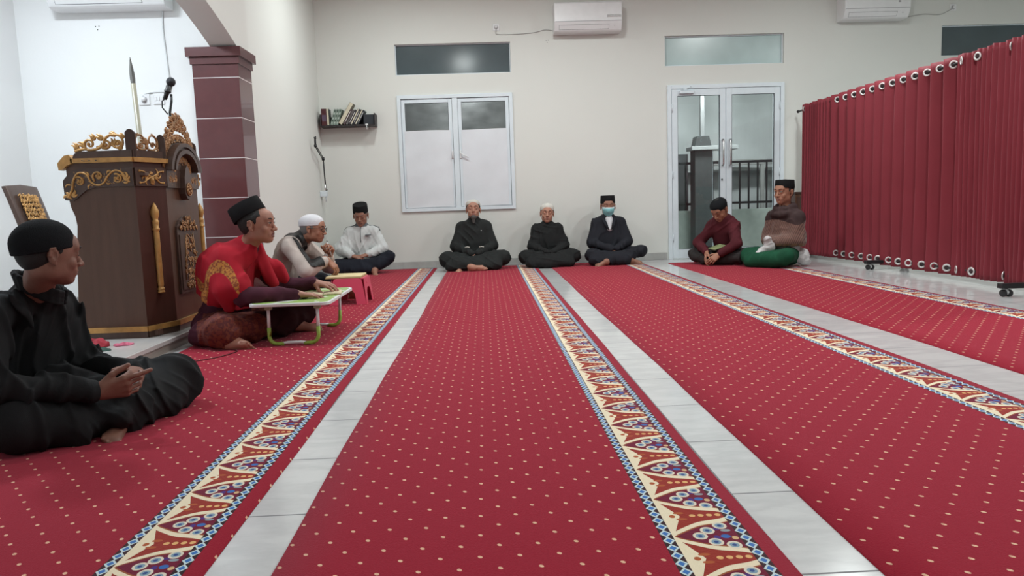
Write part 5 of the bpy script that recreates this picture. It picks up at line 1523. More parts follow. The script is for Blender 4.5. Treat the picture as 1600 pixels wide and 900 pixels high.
# ---------------------------------------------------------------- whole figure
def person(root_xy, label, J, o, group=None):
    """J: world joints. o: options (materials etc.)"""
    root = thing('person', label, 'person', (root_xy[0], root_xy[1], o.get('z0', .009)), group)
    s = o.get('s', 1.0); hs = o.get('hs', 1.0); res = o.get('res', .0055)
    Cc, Rh = J['head'], J['headR']
    HP, T = head_prims(Cc, Rh, hs, o.get('nose', 1), o.get('mouth', 0))
    lat = unit(J['shL'] - J['shR']); nk = J['neck']; ch_, pv = J['chest'], J['pelvis']
    Rt = frame_m(lat, ch_ - pv + unit(nk - ch_) * .15)
    fwd = -Rt[:, 1]
    # ---- body
    B = [cap(nk - unit(nk - ch_) * .03, T(0, .020, -.050), .055 * s, .052 * hs, .03), ell(ch_, (.12 * s, .07 * s, .14 * s), Rt, .05), ell(pv, (.12 * s, .09 * s, .09 * s), Rt, .05), cap(pv, ch_, .08 * s, .07 * s, .05),
         cap(J['shR'], J['shL'], .045 * s, None, .04)]
    for S_ in 'LR':
        B += [cap(J['sh' + S_], J['el' + S_], .040 * s, .033 * s, .03), cap(J['el' + S_], J['wr' + S_], .033 * s, .025 * s, .03)]
        B += [cap(J['hip' + S_], J['kn' + S_], .065 * s, .05 * s, .03), cap(J['kn' + S_], J['an' + S_], .046 * s, .034 * s, .03)]
        if 'hand' + S_ in J: B += hand(J['wr' + S_], *J['hand' + S_][:2], S_, s=o.get('hands', 1.0), **J['hand' + S_][2])
        if 'foot' + S_ in J: B += foot(J['an' + S_], *J['foot' + S_][:2], s=s, side=(1 if S_ == 'R' else -1))
    B += HP
    lipc = o['lip']
    inv = Rh.T
    def cls(P):
        q = (P - Cc) @ Rh / hs
        zo = o.get('mouth', 0) * .006
        m = (np.abs(q[:, 0]) < .0215) & (q[:, 1] < -.082) & (((q[:, 2] + .0592 + zo * .3) / (.0105 + zo * .6)) ** 2 + (q[:, 0] / .0225) ** 2 < 1)
        return m.astype(int)
    bres = o.get('bres', .0045)
    body = mesh_obj('body', sdf_mesh(B, bres), [o['skin'], lipc], root, cls, smooth_it=0)
    make_head_parts(root, T, Cc, Rh, hs, dict(o, res=max(.003, bres * .8)))
    # ---- trousers or sarong
    lw = o.get('legw', 1.0)
    Tr = [ell(pv + V3(0, 0, -.01), (.165 * s, .135 * s, .115 * s), Rt, .06)]
    for S_ in 'LR':
        Tr += [cap(J['hip' + S_], J['kn' + S_], .092 * s * lw, .070 * s * lw, .05), cap(J['kn' + S_], J['kn' + S_] * .22 + J['an' + S_] * .78 + V3(0, 0, .01), .066 * s * lw, .050 * s * lw, .04)]
    for a, b, r0, r1 in o.get('lap', []): Tr.append(cap(J[a] if isinstance(a, str) else a, J[b] if isinstance(b, str) else b, r0 * s, r1 * s, .07))
    Tr += o.get('legx', [])
    Tr.append(half((0, 0, .0105), (0, 0, -1), .006))
    mesh_obj(o.get('legname', 'trousers'), sdf_mesh(Tr, res, folds(o['seed'], o.get('famp', .012), o.get('fwl', .085), (1, 1, .8))), o['legm'], root, o.get('legcls'), 1)
    # ---- shirt
    Sh = shirt_prims(J, o, s, Rt)
    mesh_obj(o.get('shirtname', 'shirt'), sdf_mesh(Sh + o.get('shirtx', []), res, folds(o['seed'] + 5, o.get('famp', .012), o.get('fwl', .085) * .9, (1, 1, .5))), o['shirtm'], root, o.get('shirtcls'), 1)
    return root, T, Rt
def shirt_prims(J, o, s, Rt, g=0.0, cuffs=True):
    ch_, pv, nk = J['chest'], J['pelvis'], J['neck']
    Sh = [ell(ch_, ((.160 + g) * s, (.112 + g) * s, (.185 + g) * s), Rt, .06), ell((ch_ + pv) / 2, ((.158 + g) * s, (.125 + g) * s, (.150 + g) * s), Rt, .06), ell(pv + Rt[:, 2] * .03, ((.172 + g) * s, (.138 + g) * s, (.110 + g) * s), Rt, .06),
          cap(J['shR'], J['shL'], (.056 + g) * s, None, .05), cap(nk - unit(nk - ch_) * .05, nk + unit(nk - ch_) * o.get('collar', .012), (.068 + g) * s, (.058 + g) * s, .02)]
    for sd_, S_ in ((-1, 'R'), (1, 'L')):
        Sh.append(cap(nk - V3(0, 0, .010), J['sh' + S_], (.048 + g) * s, (.054 + g) * s, .05))
        e, w_ = J['el' + S_], J['wr' + S_]
        Sh += [cap(J['sh' + S_], e, (.060 + g) * s * o.get('slv', 1), (.058 + g) * s * o.get('slv', 1), .045)]
        if o.get('fill'): Sh += [cap(ch_ * .6 + J['sh' + S_] * .4, e * .75 + pv * .25, (.07 + g) * s, (.075 + g) * s, .05)]
        Sh += [cap(e, w_ - unit(w_ - e) * .025 + o.get('cuffx', 0) * (w_ - e), (.055 + g) * s * o.get('slv', 1), (.041 + g) * s * o.get('slv', 1), .02)]
    return Sh

def cross_legged(x, y, rz, s=1.0, z0=.009, lean=0.0, knees=((.33, -.27), (.33, -.27)), head=(0, 0, 0), feet=True, hy=0.0, headoff=(0, 0, 0), kz=(.12, .12), ankles=None):
    """joints of a cross-legged sitter facing -y before turning by rz; all in metres"""
    R = rot_m(rz); O = V3(x, y, z0)
    W = lambda a, b, c: O + R @ (V3(a, b, c) * s)
    sl, cl = math.sin(lean), math.cos(lean)
    def up_(a, b, c): # torso points leaning forwards round the pelvis
        dz = c - .11; return W(a, b * cl - dz * sl, .11 + dz * cl + b * sl * 0)
    J = dict(pelvis=W(0, 0, .115), chest=up_(0, .0, .40), neck=up_(0, .0, .585), shL=up_(.150, .0, .505), shR=up_(-.150, .0, .505))
    hc = up_(0, -.012, .712); J['head'] = hc + R @ V3(headoff)
    J['headR'] = R @ rot_m(head[0], head[1], head[2])
    J['hipL'] = W(.09, -.03, .115); J['hipR'] = W(-.09, -.03, .115)
    (klx, kly), (krx, kry) = knees
    J['knL'] = W(klx, kly, kz[0]); J['knR'] = W(-krx, kry, kz[1])
    al, ar_ = ankles or ((-.13, -.40, .060), (.12, -.335, .075))
    J['anL'] = W(*al); J['anR'] = W(*ar_)
    J['elL'] = up_(.232, -.07, .27); J['elR'] = up_(-.232, -.07, .27)
    J['wrL'] = W(.085, -.25, .215); J['wrR'] = W(-.085, -.25, .215)
    rv = lambda v: R @ V3(v)
    J['handL'] = (rv((-.75, -.5, -.25)), rv((-.1, .1, -1)), dict(curl=(.35, .45, .3)))
    J['handR'] = (rv((.75, -.5, -.25)), rv((.1, .1, -1)), dict(curl=(.35, .45, .3)))
    if feet:
        J['footL'] = (rv((-.85, -.45, -.05)), rv((.0, -.55, .75))); J['footR'] = (rv((.85, -.30, -.05)), rv((0, -.6, .7)))
    return J, W, rv
# ---------------------------------------------------------------- the men against the back wall
SK = skin_mat('brown_skin', (.42, .21, .145)); LP = mat('brown_lips', (.30, .13, .10), .5)
SKD = skin_mat('dark_brown_skin', (.29, .140, .095)); LPD = mat('dark_lips', (.20, .085, .065), .5)
M_BLK = cloth('black_cotton', (.0145, .0155, .0160)); M_BLK2 = cloth('washed_black_cotton', (.019, .021, .021))
# bearded man
J, W, rv = cross_legged(-.145, 9.30, 0, 1.02, head=(.03, -.16, .0), lean=-.04, knees=((.345, -.25), (.345, -.25)), kz=(.135, .135))
J['anL'] = W(-.06, -.42, .055); J['anR'] = W(-.02, -.36, .07)
J['anL'] = W(-.16, -.40, .050); J['footL'] = (rv((-.35, -.9, -.05)), rv((.0, -.2, .9))); J['anR'] = W(-.03, -.490, .045); J['footR'] = (rv((.97, -.10, .22)), rv((0, -.75, .6)))
lap = [('knL', 'knR', .075, .075), (W(-.25, -.36, .09), W(.25, -.36, .09), .062, .062), (W(-.30, -.42, .05), W(.28, -.42, .05), .045, .045)]
r_, T, Rt = person((-.145, 9.3), 'bearded man in a black robe and white cap sitting cross-legged under the window', J, dict(s=1.02, hs=1.12, skin=SK, lip=LP, seed=1, legm=M_BLK2, shirtm=M_BLK2, legname='sarong', shirtname='robe', cap='kufi', capm=M_KNITG, capz=(.040, .112), captilt=.22, res=.007, bres=.005, lap=lap, slv=1.12, fill=True, cuffx=.40, eyes='closed'))
bp_ = [cap(T(0, -.070, -.080), T(0, -.062, -.152), .032, .013, .02, flat=(J['headR'][:, 1], .7))] + [cap(T(sx * .048, -.020, -.070), T(0, -.072, -.092), .013, .020, .015) for sx in (-1, 1)]
mesh_obj('beard', sdf_mesh(bp_, .004, folds(3, .006, .02, (1, 1, .1))), mat('dark_grey_beard', (.085, .082, .078), .8, bmp=.6, bscale=300), r_)
MB().box(J['neck'][0] + .085, J['neck'][0] + .10, J['chest'][1] - .128, J['chest'][1] - .122, .475, .481).build('chest_badge', M_WHITEPL, r_)
for sx in (-1, 1):
    p = W(sx * .085, -.262, .272); MB().tube([Vector(p + V3(-.03, 0, -.004)), Vector(p + V3(0, -.003, .003)), Vector(p + V3(.03, 0, -.004))], .006, 8).build('cuff_edge', M_KNITG, r_)
# slim man in the middle
J, W, rv = cross_legged(.785, 9.32, 0, .91, head=(-.04, -.04, .06), lean=-.03, knees=((.330, -.25), (.330, -.25)), kz=(.14, .14))
J['anL'] = W(-.04, -.40, .055); J['anR'] = W(.04, -.35, .07)
lap = [('anL', 'anR', .07, .07), ('knL', 'knR', .08, .08), (W(-.26, -.36, .09), W(.24, -.36, .09), .065, .065), (W(-.30, -.42, .05), W(.28, -.42, .05), .045, .045)]
J.pop('footL'); J.pop('footR')
r_, T, Rt = person((.785, 9.32), 'slim man in black with a white cap between the bearded and the masked man', J, dict(s=.91, hs=1.08, skin=SK, lip=LP, seed=12, legm=M_BLK, shirtm=M_BLK, legname='sarong', cap='kufi', capm=M_KNITG, capz=(.032, .125), captilt=.16, res=.007, bres=.005, lap=lap, mouth=.0, collar=.03, fill=True, cuffx=.42, slv=1.1))
# masked man
M_SUIT = cloth('charcoal_suit_cloth', (.017, .018, .024)); M_WSH = cloth('white_shirt_cloth', (.62, .63, .66))
J, W, rv = cross_legged(1.555, 9.30, 0, 1.0, head=(-.04, .03, .0), lean=-.02, knees=((.37, -.20), (.27, -.27)), kz=(.15, .13))
J['anL'] = W(-.10, -.42, .055); J['anR'] = W(.20, -.38, .06)
J['footL'] = (rv((-.8, -.5, -.1)), rv((.0, -.7, .6))); J['footR'] = (rv((.95, -.2, .0)), rv((0, -.6, .7)))
lap = [(W(-.22, -.33, .10), W(.22, -.33, .10), .06, .06), (W(-.26, -.39, .055), W(.16, -.39, .055), .05, .05)]
def suitcls(P):
    q = (P - J['chest']); x = q[:, 0]; z = P[:, 2]
    v = (np.abs(x) < (z - .42) * .42) & (z > .42) & (P[:, 1] < J['chest'][1] - .02) & (z < .66)
    return v.astype(int)
r_, T, Rt = person((1.555, 9.3), 'man in a dark suit and pale blue face mask sitting by the back wall', J, dict(s=1.0, hs=1.14, skin=SKD, lip=LPD, seed=22, legm=M_SUIT, shirtm=M_SUIT, shirtname='suit_jacket', cap='peci', capm=M_VELVET, capz=(.036, .122), captilt=.04, res=.007, bres=.005, lap=lap, fill=True, cuffx=.42, slv=1.08,
    shirtx=[cap(J['neck'] + V3(0, -.125, .03), J['chest'] + V3(0, -.155, .03), .060, .004, .004, 'sub')]))
mesh_obj('white_shirt', sdf_mesh([ell(J['chest'] + V3(0, 0, .03), (.135, .098, .16), Rt, .05), cap(J['neck'] - V3(0, 0, .05), J['neck'] + V3(0, 0, .012), .064, .057, .02), cap(J['neck'] + V3(0, -.060, -.03), J['chest'] + V3(0, -.100, .04), .045, .03, .03)], .006, folds(8, .004, .06)), M_WSH, r_)
nk = J['neck']
for sx in (-1, 1):
    pts = [nk + V3(sx * .060, -.02, .012), nk + V3(sx * .068, -.085, -.035), nk + V3(sx * .050, -.125, -.09), nk + V3(sx * .018, -.142, -.16)]
    MB().tube([Vector(p) for p in pts], [.012, .020, .020, .006], 8, flat=.3, fn=(0, 1, 0)).build('lapel', M_SUIT, r_)
def mask_part(root, T, Rh, m, res=.0045):
    HPm, _ = head_prims(J['head'], Rh, 1.14)
    HPm = [p for p in HPm if p.op == 'add'][:12]
    HPm += [ell(T(0, -.082, -.034), (.046, .040, .042), Rh, .03), half(T(0, -.03, .000), Rh @ V3(0, -.12, 1), .003), half(T(0, -.03, -.098), Rh @ V3(0, .1, -1), .003), half(T(0, -.030, 0), Rh @ V3(0, 1, 0), .003)]
    return mesh_obj('face_mask', sdf_mesh(HPm, res, lambda P: .0015 * np.sin((P @ Rh[:, 2]) * 420), grow=.005), m, root)
mm, nt_, bb_ = new_mat('pale_blue_mask'); gx, gy, gz = xyz(coords()); nt_.links.new(mixc((gz * 1.0).gt(.688), (.23, .52, .55), (.60, .74, .77)), bb_.inputs['Base Color']); bb_.inputs['Roughness'].default_value = .8
mk = mask_part(r_, T, J['headR'], mm)
for sx in (-1, 1):
    for z in (-.004, -.085): tube_on(T, [(sx * .062, -.032, z), (sx * .076, -.012, z * .5), (sx * .083, .020, .006 if z > -.05 else -.02)], .0014).build('ear_loop', M_WHITEPL, r_)
# old man in the white shirt at the left corner
M_WSHIRT = cloth('white_shirt_cloth', (.56, .58, .58), bmp=.3); M_NAVY = cloth('dark_navy_cloth', (.012, .014, .022)); M_GREYTR = cloth('grey_trim', (.12, .13, .14))
J, W, rv = cross_legged(-1.53, 9.22, 0, .99, head=(0, .30, 0), lean=.03, knees=((.34, -.18), (.30, -.26)), kz=(.20, .12), headoff=(0, -.015, .0))
J['elL'] = W(.26, -.09, .30); J['elR'] = W(-.27, -.08, .30); J['wrL'] = W(.09, -.24, .235); J['wrR'] = W(-.09, -.25, .225)
J['handL'] = (rv((-.9, -.35, -.2)), rv((-.1, .3, -1)), dict(curl=(.35, .45, .3))); J['handR'] = (rv((.9, -.35, -.2)), rv((.1, .3, -1)), dict(curl=(.35, .45, .3)))
J['anL'] = W(.18, -.36, .05); J['footL'] = (rv((.3, -.95, -.1)), rv((0, .1, 1))); J.pop('footR')
lap = [(W(-.25, -.32, .11), W(.25, -.25, .13), .065, .07), (W(-.30, -.36, .06), W(.10, -.38, .06), .05, .05)]
def wcls(P):
    x = np.abs(P[:, 0] - J['neck'][0]); d = P[:, 2]
    yoke = (d > .545 - x * .12) & (P[:, 1] > J['neck'][1] - .030) & (x > .075)
    col = (np.linalg.norm((P - J['neck'])[:, :2], axis=1) < .085) & (d > .580)
    return (yoke | col).astype(int)
r_, T, Rt = person((-1.53, 9.22), 'old man looking down in a white shirt and black cap, left of the window', J, dict(s=.99, hs=1.14, skin=SKD, lip=LPD, hair=M_HAIRG, brow=M_HAIRG, seed=31, legm=M_NAVY, shirtm=[M_WSHIRT, M_GREYTR], shirtcls=wcls, cap='peci', capm=M_VELVET, capz=(.040, .125), captilt=.0, res=.0065, bres=.005, lap=lap, slv=1.2, collar=.02, fill=True))
yf = J['chest'][1] - .128
MB().tube([Vector((J['neck'][0], J['neck'][1] - .068, .59)), Vector((J['neck'][0], yf + .012, .53)), Vector((J['neck'][0], yf - .004, .46)), Vector((J['neck'][0], yf - .012, .385))], .0035, 6).build('front_placket', M_GREYTR, r_)
MB().box(J['neck'][0] + .055, J['neck'][0] + .125, yf - .005, yf + .03, .470, .482, .002).build('pocket_trim', M_GREYTR, r_)

# ---------------------------------------------------------------- man in maroon, bending over a book
SKM = skin_mat('warm_brown_skin', (.35, .165, .105)); LPM = mat('warm_lips', (.25, .10, .078), .5)
M_MAR = cloth('maroon_wool', (.082, .014, .020), var=.2); M_DKT = cloth('dark_grey_sarong', (.030, .026, .026), var=.2)
J, W, rv = cross_legged(2.90, 8.72, math.radians(-42), .98, head=(-.10, .62, -.05), lean=.42, knees=((.31, -.27), (.33, -.26)), headoff=(0, .0, -.015))
J['elL'] = W(.24, -.33, .25); J['elR'] = W(-.27, -.25, .25)
J['wrL'] = W(.09, -.47, .13); J['wrR'] = W(-.085, -.43, .15)
J['handL'] = (rv((-.45, -.55, -.45)), rv((-.6, .3, -.6)), dict(curl=(.5, .6, .4))); J['handR'] = (rv((.10, -.55, -.8)), rv((.8, .2, -.5)), dict(curl=(.3, .4, .3)))
J.pop('footL'); J.pop('footR')
lap = [('anL', 'anR', .06, .06), (W(-.26, -.34, .08), W(.26, -.34, .08), .055, .055)]
J['shL'] = J['shL'] * .86 + J['chest'] * .14; J['shR'] = J['shR'] * .86 + J['chest'] * .14
hump = [ell(J['neck'] * .45 + J['chest'] * .55 + rv((0, .03, .0)), (.150, .115, .150), frame_m(J['shL'] - J['shR'], J['neck'] - J['chest']), .07)]
r_, T, Rt = person((2.90, 8.72), 'man in a maroon jumper bending over his hands in front of the glass door', J, dict(s=.98, hs=1.13, skin=SKM, lip=LPM, seed=41, legm=M_DKT, legname='sarong', shirtm=M_MAR, shirtname='jumper', cap='kufi', capm=M_KNITB, capz=(.028, .120), captilt=.05, res=.0065, bres=.0045, lap=lap, slv=1.15, collar=.02, shirtx=hump))
bk2 = tag(MB().box(-.06, .06, -.085, .085, 0, .012, .003).build('small_book', mat('olive_printed_cover', (.22, .25, .12), .5, var=.5, nscale=40)), 'small olive-green printed book on the lap of the man in maroon', 'book')
bk2.location = Vector(W(.02, -.36, .205)); bk2.rotation_euler = (.25, .1, math.radians(-70))

# ---------------------------------------------------------------- man in the brown shawl and green sarong
M_GREEN = cloth('dark_green_sarong', (.010, .072, .036), var=.2); M_WHC = cloth('white_cotton', (.60, .60, .60))
def striped(name, base, c2, fr_, c3=None):
    m, nt, b = new_mat(name); x, y, z = xyz(coords()); n = noise(8, 3)
    st_ = ((x * .75 - y * .55 - z * .35 + n * .012) * fr_).sin()
    n2 = noise(60, 3)
    c = mixc(st_.gt(.55), mixc(n, base, tuple(k * .75 for k in base)), c2)
    c = mixc((n2 - .5) * .8, c, c3 or c2)
    nt.links.new(c, b.inputs['Base Color']); b.inputs['Roughness'].default_value = .85; b.inputs['Sheen Weight'].default_value = .2
    bump(b, noise(300, 2), .3, .003); return m
M_SHAWL = striped('brown_striped_shawl', (.20, .105, .080), (.075, .032, .028), 330)
M_SHDK = cloth('dark_brown_scarf', (.055, .034, .034), var=.25); M_SHBD = striped('tan_shawl_border', (.19, .095, .045), (.10, .05, .03), 90)
J, W, rv = cross_legged(3.345, 8.12, math.radians(-62), 1.03, head=(.10, .02, .0), lean=.02, knees=((.27, -.30), (.27, -.28)), kz=(.125, .125), headoff=(0, -.01, .075))
J['elL'] = W(.17, -.06, .28); J['elR'] = W(-.18, -.05, .28); J['wrL'] = W(.05, -.19, .25); J['wrR'] = W(-.05, -.19, .25)
J.pop('footL'); J.pop('footR'); J.pop('handL'); J.pop('handR')
lap = [('anL', 'anR', .07, .07), (W(-.22, -.34, .08), W(.22, -.34, .08), .06, .06), (W(-.2, -.24, .12), W(.2, -.24, .12), .06, .06)]
zb_ = W(0, 0, .21)[2]
def shcls(P):
    z = P[:, 2]; hi_ = z > W(0, 0, .47)[2] + .03 * np.sin(P[:, 0] * 20); lo_ = z < W(0, 0, .245)[2]
    return np.where(hi_, 1, np.where(lo_, 2, 0))
r_, T, Rt = person((3.345, 8.12), 'man in a brown striped shawl and green sarong sitting beside the red curtain', J, dict(s=1.03, hs=1.20, skin=SKM, lip=LPM, seed=52, legm=M_GREEN, legname='sarong', shirtm=M_WHC, cap='peci', capm=M_VELVET, capz=(.040, .115), captilt=.05, res=.0065, bres=.0045, lap=lap, eyes='open', gaze=(0, -1, -.1), famp=.005))
Sw = shirt_prims(J, dict(slv=1.0, collar=.0), 1.0, Rt, .020) + [cap(J['shL'], W(.19, -.02, .26), .06, .068, .06), cap(J['shR'], W(-.19, -.02, .26), .06, .07, .06), cap(J['elL'], W(.04, -.17, .27), .060, .055, .05), cap(J['elR'], W(-.04, -.17, .27), .060, .055, .05), cap(W(-.09, .02, .28), W(.09, .02, .28), .125, .125, .06)]
for i in range(12):
    t0, t1 = 2 * PI * i / 12, 2 * PI * (i + 1) / 12; f_ = lambda t: W(math.cos(t) * .098, math.sin(t) * .090 - .012, .622 - .020 * math.sin(t) * -1)
    Sw.append(cap(f_(t0), f_(t1), .034, .034, .02)); 
    g_ = lambda t: W(math.cos(t) * .125, math.sin(t) * .105 - .020, .572 - .020 * math.sin(t) * -1)
    Sw.append(cap(g_(t0), g_(t1), .036, .036, .02))
Sw.append(half((0, 0, zb_), (0, .0, -1), .006))
mesh_obj('shawl', sdf_mesh(Sw, .0065, folds(61, .013, .075, (1, 1, .5), .5)), [M_SHAWL, M_SHDK, M_SHBD], r_, shcls, 1)
wc = [cap(W(-.02, -.22, .20), W(.02, -.30, .30), .05, .035, .04), cap(W(.02, -.26, .22), W(-.05, -.36, .15), .05, .035, .04), cap(W(-.05, .10, .10), W(.15, .07, .10), .08, .085, .06), cap(W(.19, .03, .09), W(.20, .10, .04), .055, .045, .04), half((0, 0, .0105), (0, 0, -1), .004)]
mesh_obj('white_undercloth', sdf_mesh(wc, .0065, folds(71, .014, .06, (1, 1, 1), .5)), M_WHC, r_, None, 1)

# ---------------------------------------------------------------- man with glasses leaning on his knees
M_CREAM = cloth('cream_shirt_cloth', (.50, .43, .39), bmp=.3); M_SASH = mat('black_patterned_sash', (.010, .010, .010), .45, var=.8, nscale=40)
J, W, rv = cross_legged(-1.80, 6.42, math.radians(84), 1.0, head=(-.04, .12, 0), lean=.62, knees=((.32, -.26), (.30, -.28)), headoff=(0, .0, 0), kz=(.15, .13))
P0 = V3
J['head'] = P0(-1.455, 6.30, .635); J['neck'] = P0(-1.555, 6.36, .565); J['chest'] = P0(-1.70, 6.40, .43)
J['shR'] = P0(-1.640, 6.20, .500); J['shL'] = P0(-1.61, 6.55, .500)
J['elR'] = P0(-1.480, 6.10, .300); J['wrR'] = P0(-1.335, 6.20, .375)
J['elL'] = P0(-1.42, 6.62, .30); J['wrL'] = P0(-1.345, 6.34, .400)
J['handR'] = (P0(.55, .15, -.05) + P0(0, 0, -.5), P0(-.75, .3, -.5), dict(curl=(.5, .8, .5), thumb=(.4, .5)))
J['handL'] = (P0(.35, -.45, .9), P0(-.5, -.75, -.2), dict(curl=(.9, 1.2, .7), thumb=(.4, .6)))
J['footR'] = (rv((.95, -.30, -.05)), rv((0, -.6, .7)))
J['anL'] = P0(-1.17, 6.50, .06); J['footL'] = (P0(.8, -.45, -.1), P0(0, 0, 1))
lap = [(W(-.24, -.32, .08), W(.24, -.32, .08), .055, .055)]
r_, T, Rt = person((-1.80, 6.42), 'man with glasses, white cap and cream shirt leaning forward beside the pink stool', J, dict(s=1.0, hs=1.03, skin=SKM, lip=LPM, seed=83, legm=M_NAVY, shirtm=M_CREAM, cap='kufi', capm=M_KNITW, capz=(.026, .122), captilt=.14, res=.006, bres=.004, lap=lap, slv=1.12, collar=.015, nose=1.1, hair=M_HAIRG, eyes='open', gaze=(0, -1, -.3)))
pth = [J['chest'] + V3(-.02, -.135, -.16), J['chest'] + V3(-.09, -.12, .02), J['shR'] * .5 + J['neck'] * .5 + V3(-.05, -.03, .055), J['neck'] + V3(.035, -.075, .02), J['chest'] + V3(.17, -.10, .06), J['chest'] + V3(.20, -.12, -.05)]
SS = []
base = shirt_prims(J, dict(slv=1.12), 1.0, Rt, .009)
base += [p for p in [cap(V3(-1.60, 6.0, .50), V3(-1.60, 6.6, .50), .001, .001)] if False]
# sash: the shirt surface, thickened, kept only inside a band over the near shoulder
nrm = unit(V3(.62, .42, .20)); ctr = J['neck'] + V3(-.015, -.085, 0)
base += [half(ctr + nrm * .055, nrm, .004), half(ctr - nrm * .070, -nrm, .004), half(V3(0, 6.375, 0), V3(0, 1, 0), .004), half(V3(0, 0, .33), V3(0, 0, -1), .004)]
mesh_obj('sash', sdf_mesh(base, .005, folds(85, .005, .05)), M_SASH, r_)
gl = MB()
for sx in (-1, 1):
    pts = [(sx * (.0335 + math.cos(a) * .0235), -.1035 - .004 * math.cos(a) * 0 + .010 * abs(math.cos(a)) * (math.cos(a) > 0), .0045 + math.sin(a) * .0165) for a in [2 * PI * i / 20 for i in range(21)]]
    tube_on(T, pts, .0024).build('glasses_rim', M_BLACK, r_)
    tube_on(T, [(sx * .057, -.094, .010), (sx * .074, -.060, .012), (sx * .083, .0, .012), (sx * .083, .018, .004)], .0022).build('glasses_temple', M_BLACK, r_)
tube_on(T, [(-.010, -.104, .008), (0, -.108, .011), (.010, -.104, .008)], .0022).build('glasses_bridge', M_BLACK, r_)
pn = thing('pen', 'short pen held in the fist of the man with glasses', 'pen', (-1.31, 6.31, .42))
pa, pb = Vector(J['wrL'] + V3(.035, -.055, .00)), Vector(J['wrL'] + V3(.010, -.085, .125))
MB().tube([pa, pb], .004, 8).build('pen_barrel', M_WHITEPL, pn); MB().tube([pb, pb + (pb - pa) * .12], [.005, .002], 8).build('pen_cap', M_BLACK, pn)

# ---------------------------------------------------------------- man in the red shawl behind the lap table
SKR = skin_mat('tan_skin', (.34, .160, .112)); LPR = mat('tan_lips', (.17, .060, .050), .5)
M_PLUM = cloth('plum_shirt_cloth', (.060, .014, .026), var=.25)
def batik(name, a, b_, c_, sc):
    m, nt, bs = new_mat(name); v = nt.nodes.new('ShaderNodeTexVoronoi'); v.inputs['Scale'].default_value = sc; v.distance = 'CHEBYCHEV'
    nt.links.new(coords(), v.inputs['Vector']); d = E(v.outputs['Distance']); n = noise(sc * 1.4, 4)
    c = mixc(d.gt(.38), a, b_); c = mixc((n - .5).gt(.04) * .7, c, c_)
    nt.links.new(c, bs.inputs['Base Color']); bs.inputs['Roughness'].default_value = .85; bump(bs, noise(420, 2), .25, .003); return m
M_BAT = batik('orange_batik', (.40, .14, .020), (.20, .040, .010), (.46, .20, .030), 55)
M_SAR = batik('rust_batik_sarong', (.135, .022, .014), (.085, .012, .012), (.17, .04, .016), 38)
M_RED = cloth('crimson_shawl_cloth', (.34, .010, .022), var=.12)
J, W, rv = cross_legged(-1.62, 4.62, math.radians(88), 1.0, lean=.15, knees=((.30, -.32), (.32, -.10)), feet=True)
J['pelvis'] = P0(-1.66, 4.62, .125); J['chest'] = P0(-1.585, 4.60, .40); J['neck'] = P0(-1.475, 4.60, .575); J['head'] = P0(-1.385, 4.55, .712)
J['headR'] = rot_m(math.radians(84)) @ rot_m(0, -.02, 0)
J['shR'] = P0(-1.555, 4.42, .495); J['shL'] = P0(-1.505, 4.76, .495)
J['elR'] = P0(-1.435, 4.33, .300); J['wrR'] = P0(-1.140, 4.42, .292)
J['elL'] = P0(-1.33, 4.84, .30); J['wrL'] = P0(-1.100, 4.74, .325)
J['handR'] = (P0(1, .22, -.12), P0(.1, 0, -1), dict(curl=(.18, .45, .35), thumb=(.5, .35), spread=.07))
J['handL'] = (P0(.9, -.35, -.12), P0(.1, .1, -1), dict(curl=(.25, .5, .4), thumb=(.5, .5)))
J['hipR'] = P0(-1.64, 4.52, .12); J['hipL'] = P0(-1.62, 4.72, .12)
J['knR'] = P0(-1.55, 4.27, .115); J['knL'] = P0(-1.24, 4.92, .125)
J['anR'] = P0(-1.235, 4.75, .060); J['anL'] = P0(-1.47, 4.40, .065)
J['footR'] = (P0(.95, -.12, -.10), P0(-.1, -.85, .5)); J['footL'] = (P0(.95, -.12, -.06), P0(-.1, .75, .55))
J['anL'] = P0(-1.500, 4.285, .066)
lap = [('knR', P0(-1.30, 4.62, .10), .08, .07), (P0(-1.30, 4.60, .10), 'knL', .07, .07), (P0(-1.70, 4.35, .08), P0(-1.55, 4.30, .08), .075, .07), ('anL', 'knR', .04, .06), (P0(-1.74, 4.50, .12), P0(-1.69, 4.42, .07), .07, .07)]
def redleg(P): return np.where((P[:, 0] > -1.42) & (P[:, 1] > 4.45), 1, np.where(P[:, 0] + .25 * P[:, 2] < -1.67, 2, 0))
r_, T, Rt = person((-1.66, 4.62), 'man in a red shawl and tall black cap sitting at the white lap table', J, dict(s=1.0, hs=1.06, skin=SKR, lip=LPR, seed=97, legm=[M_SAR, cloth('dark_sarong_cloth', (.030, .010, .012), var=.2), M_PLUM], legcls=redleg, legname='sarong', shirtm=M_PLUM, cap='peci', capm=M_VELVET, capz=(.058, .142), captilt=.46, res=.005, bres=.0038, lap=lap, slv=1.08, collar=.02, mouth=1.0, eyes='open', gaze=(0, -1, -.25), nose=1.12))
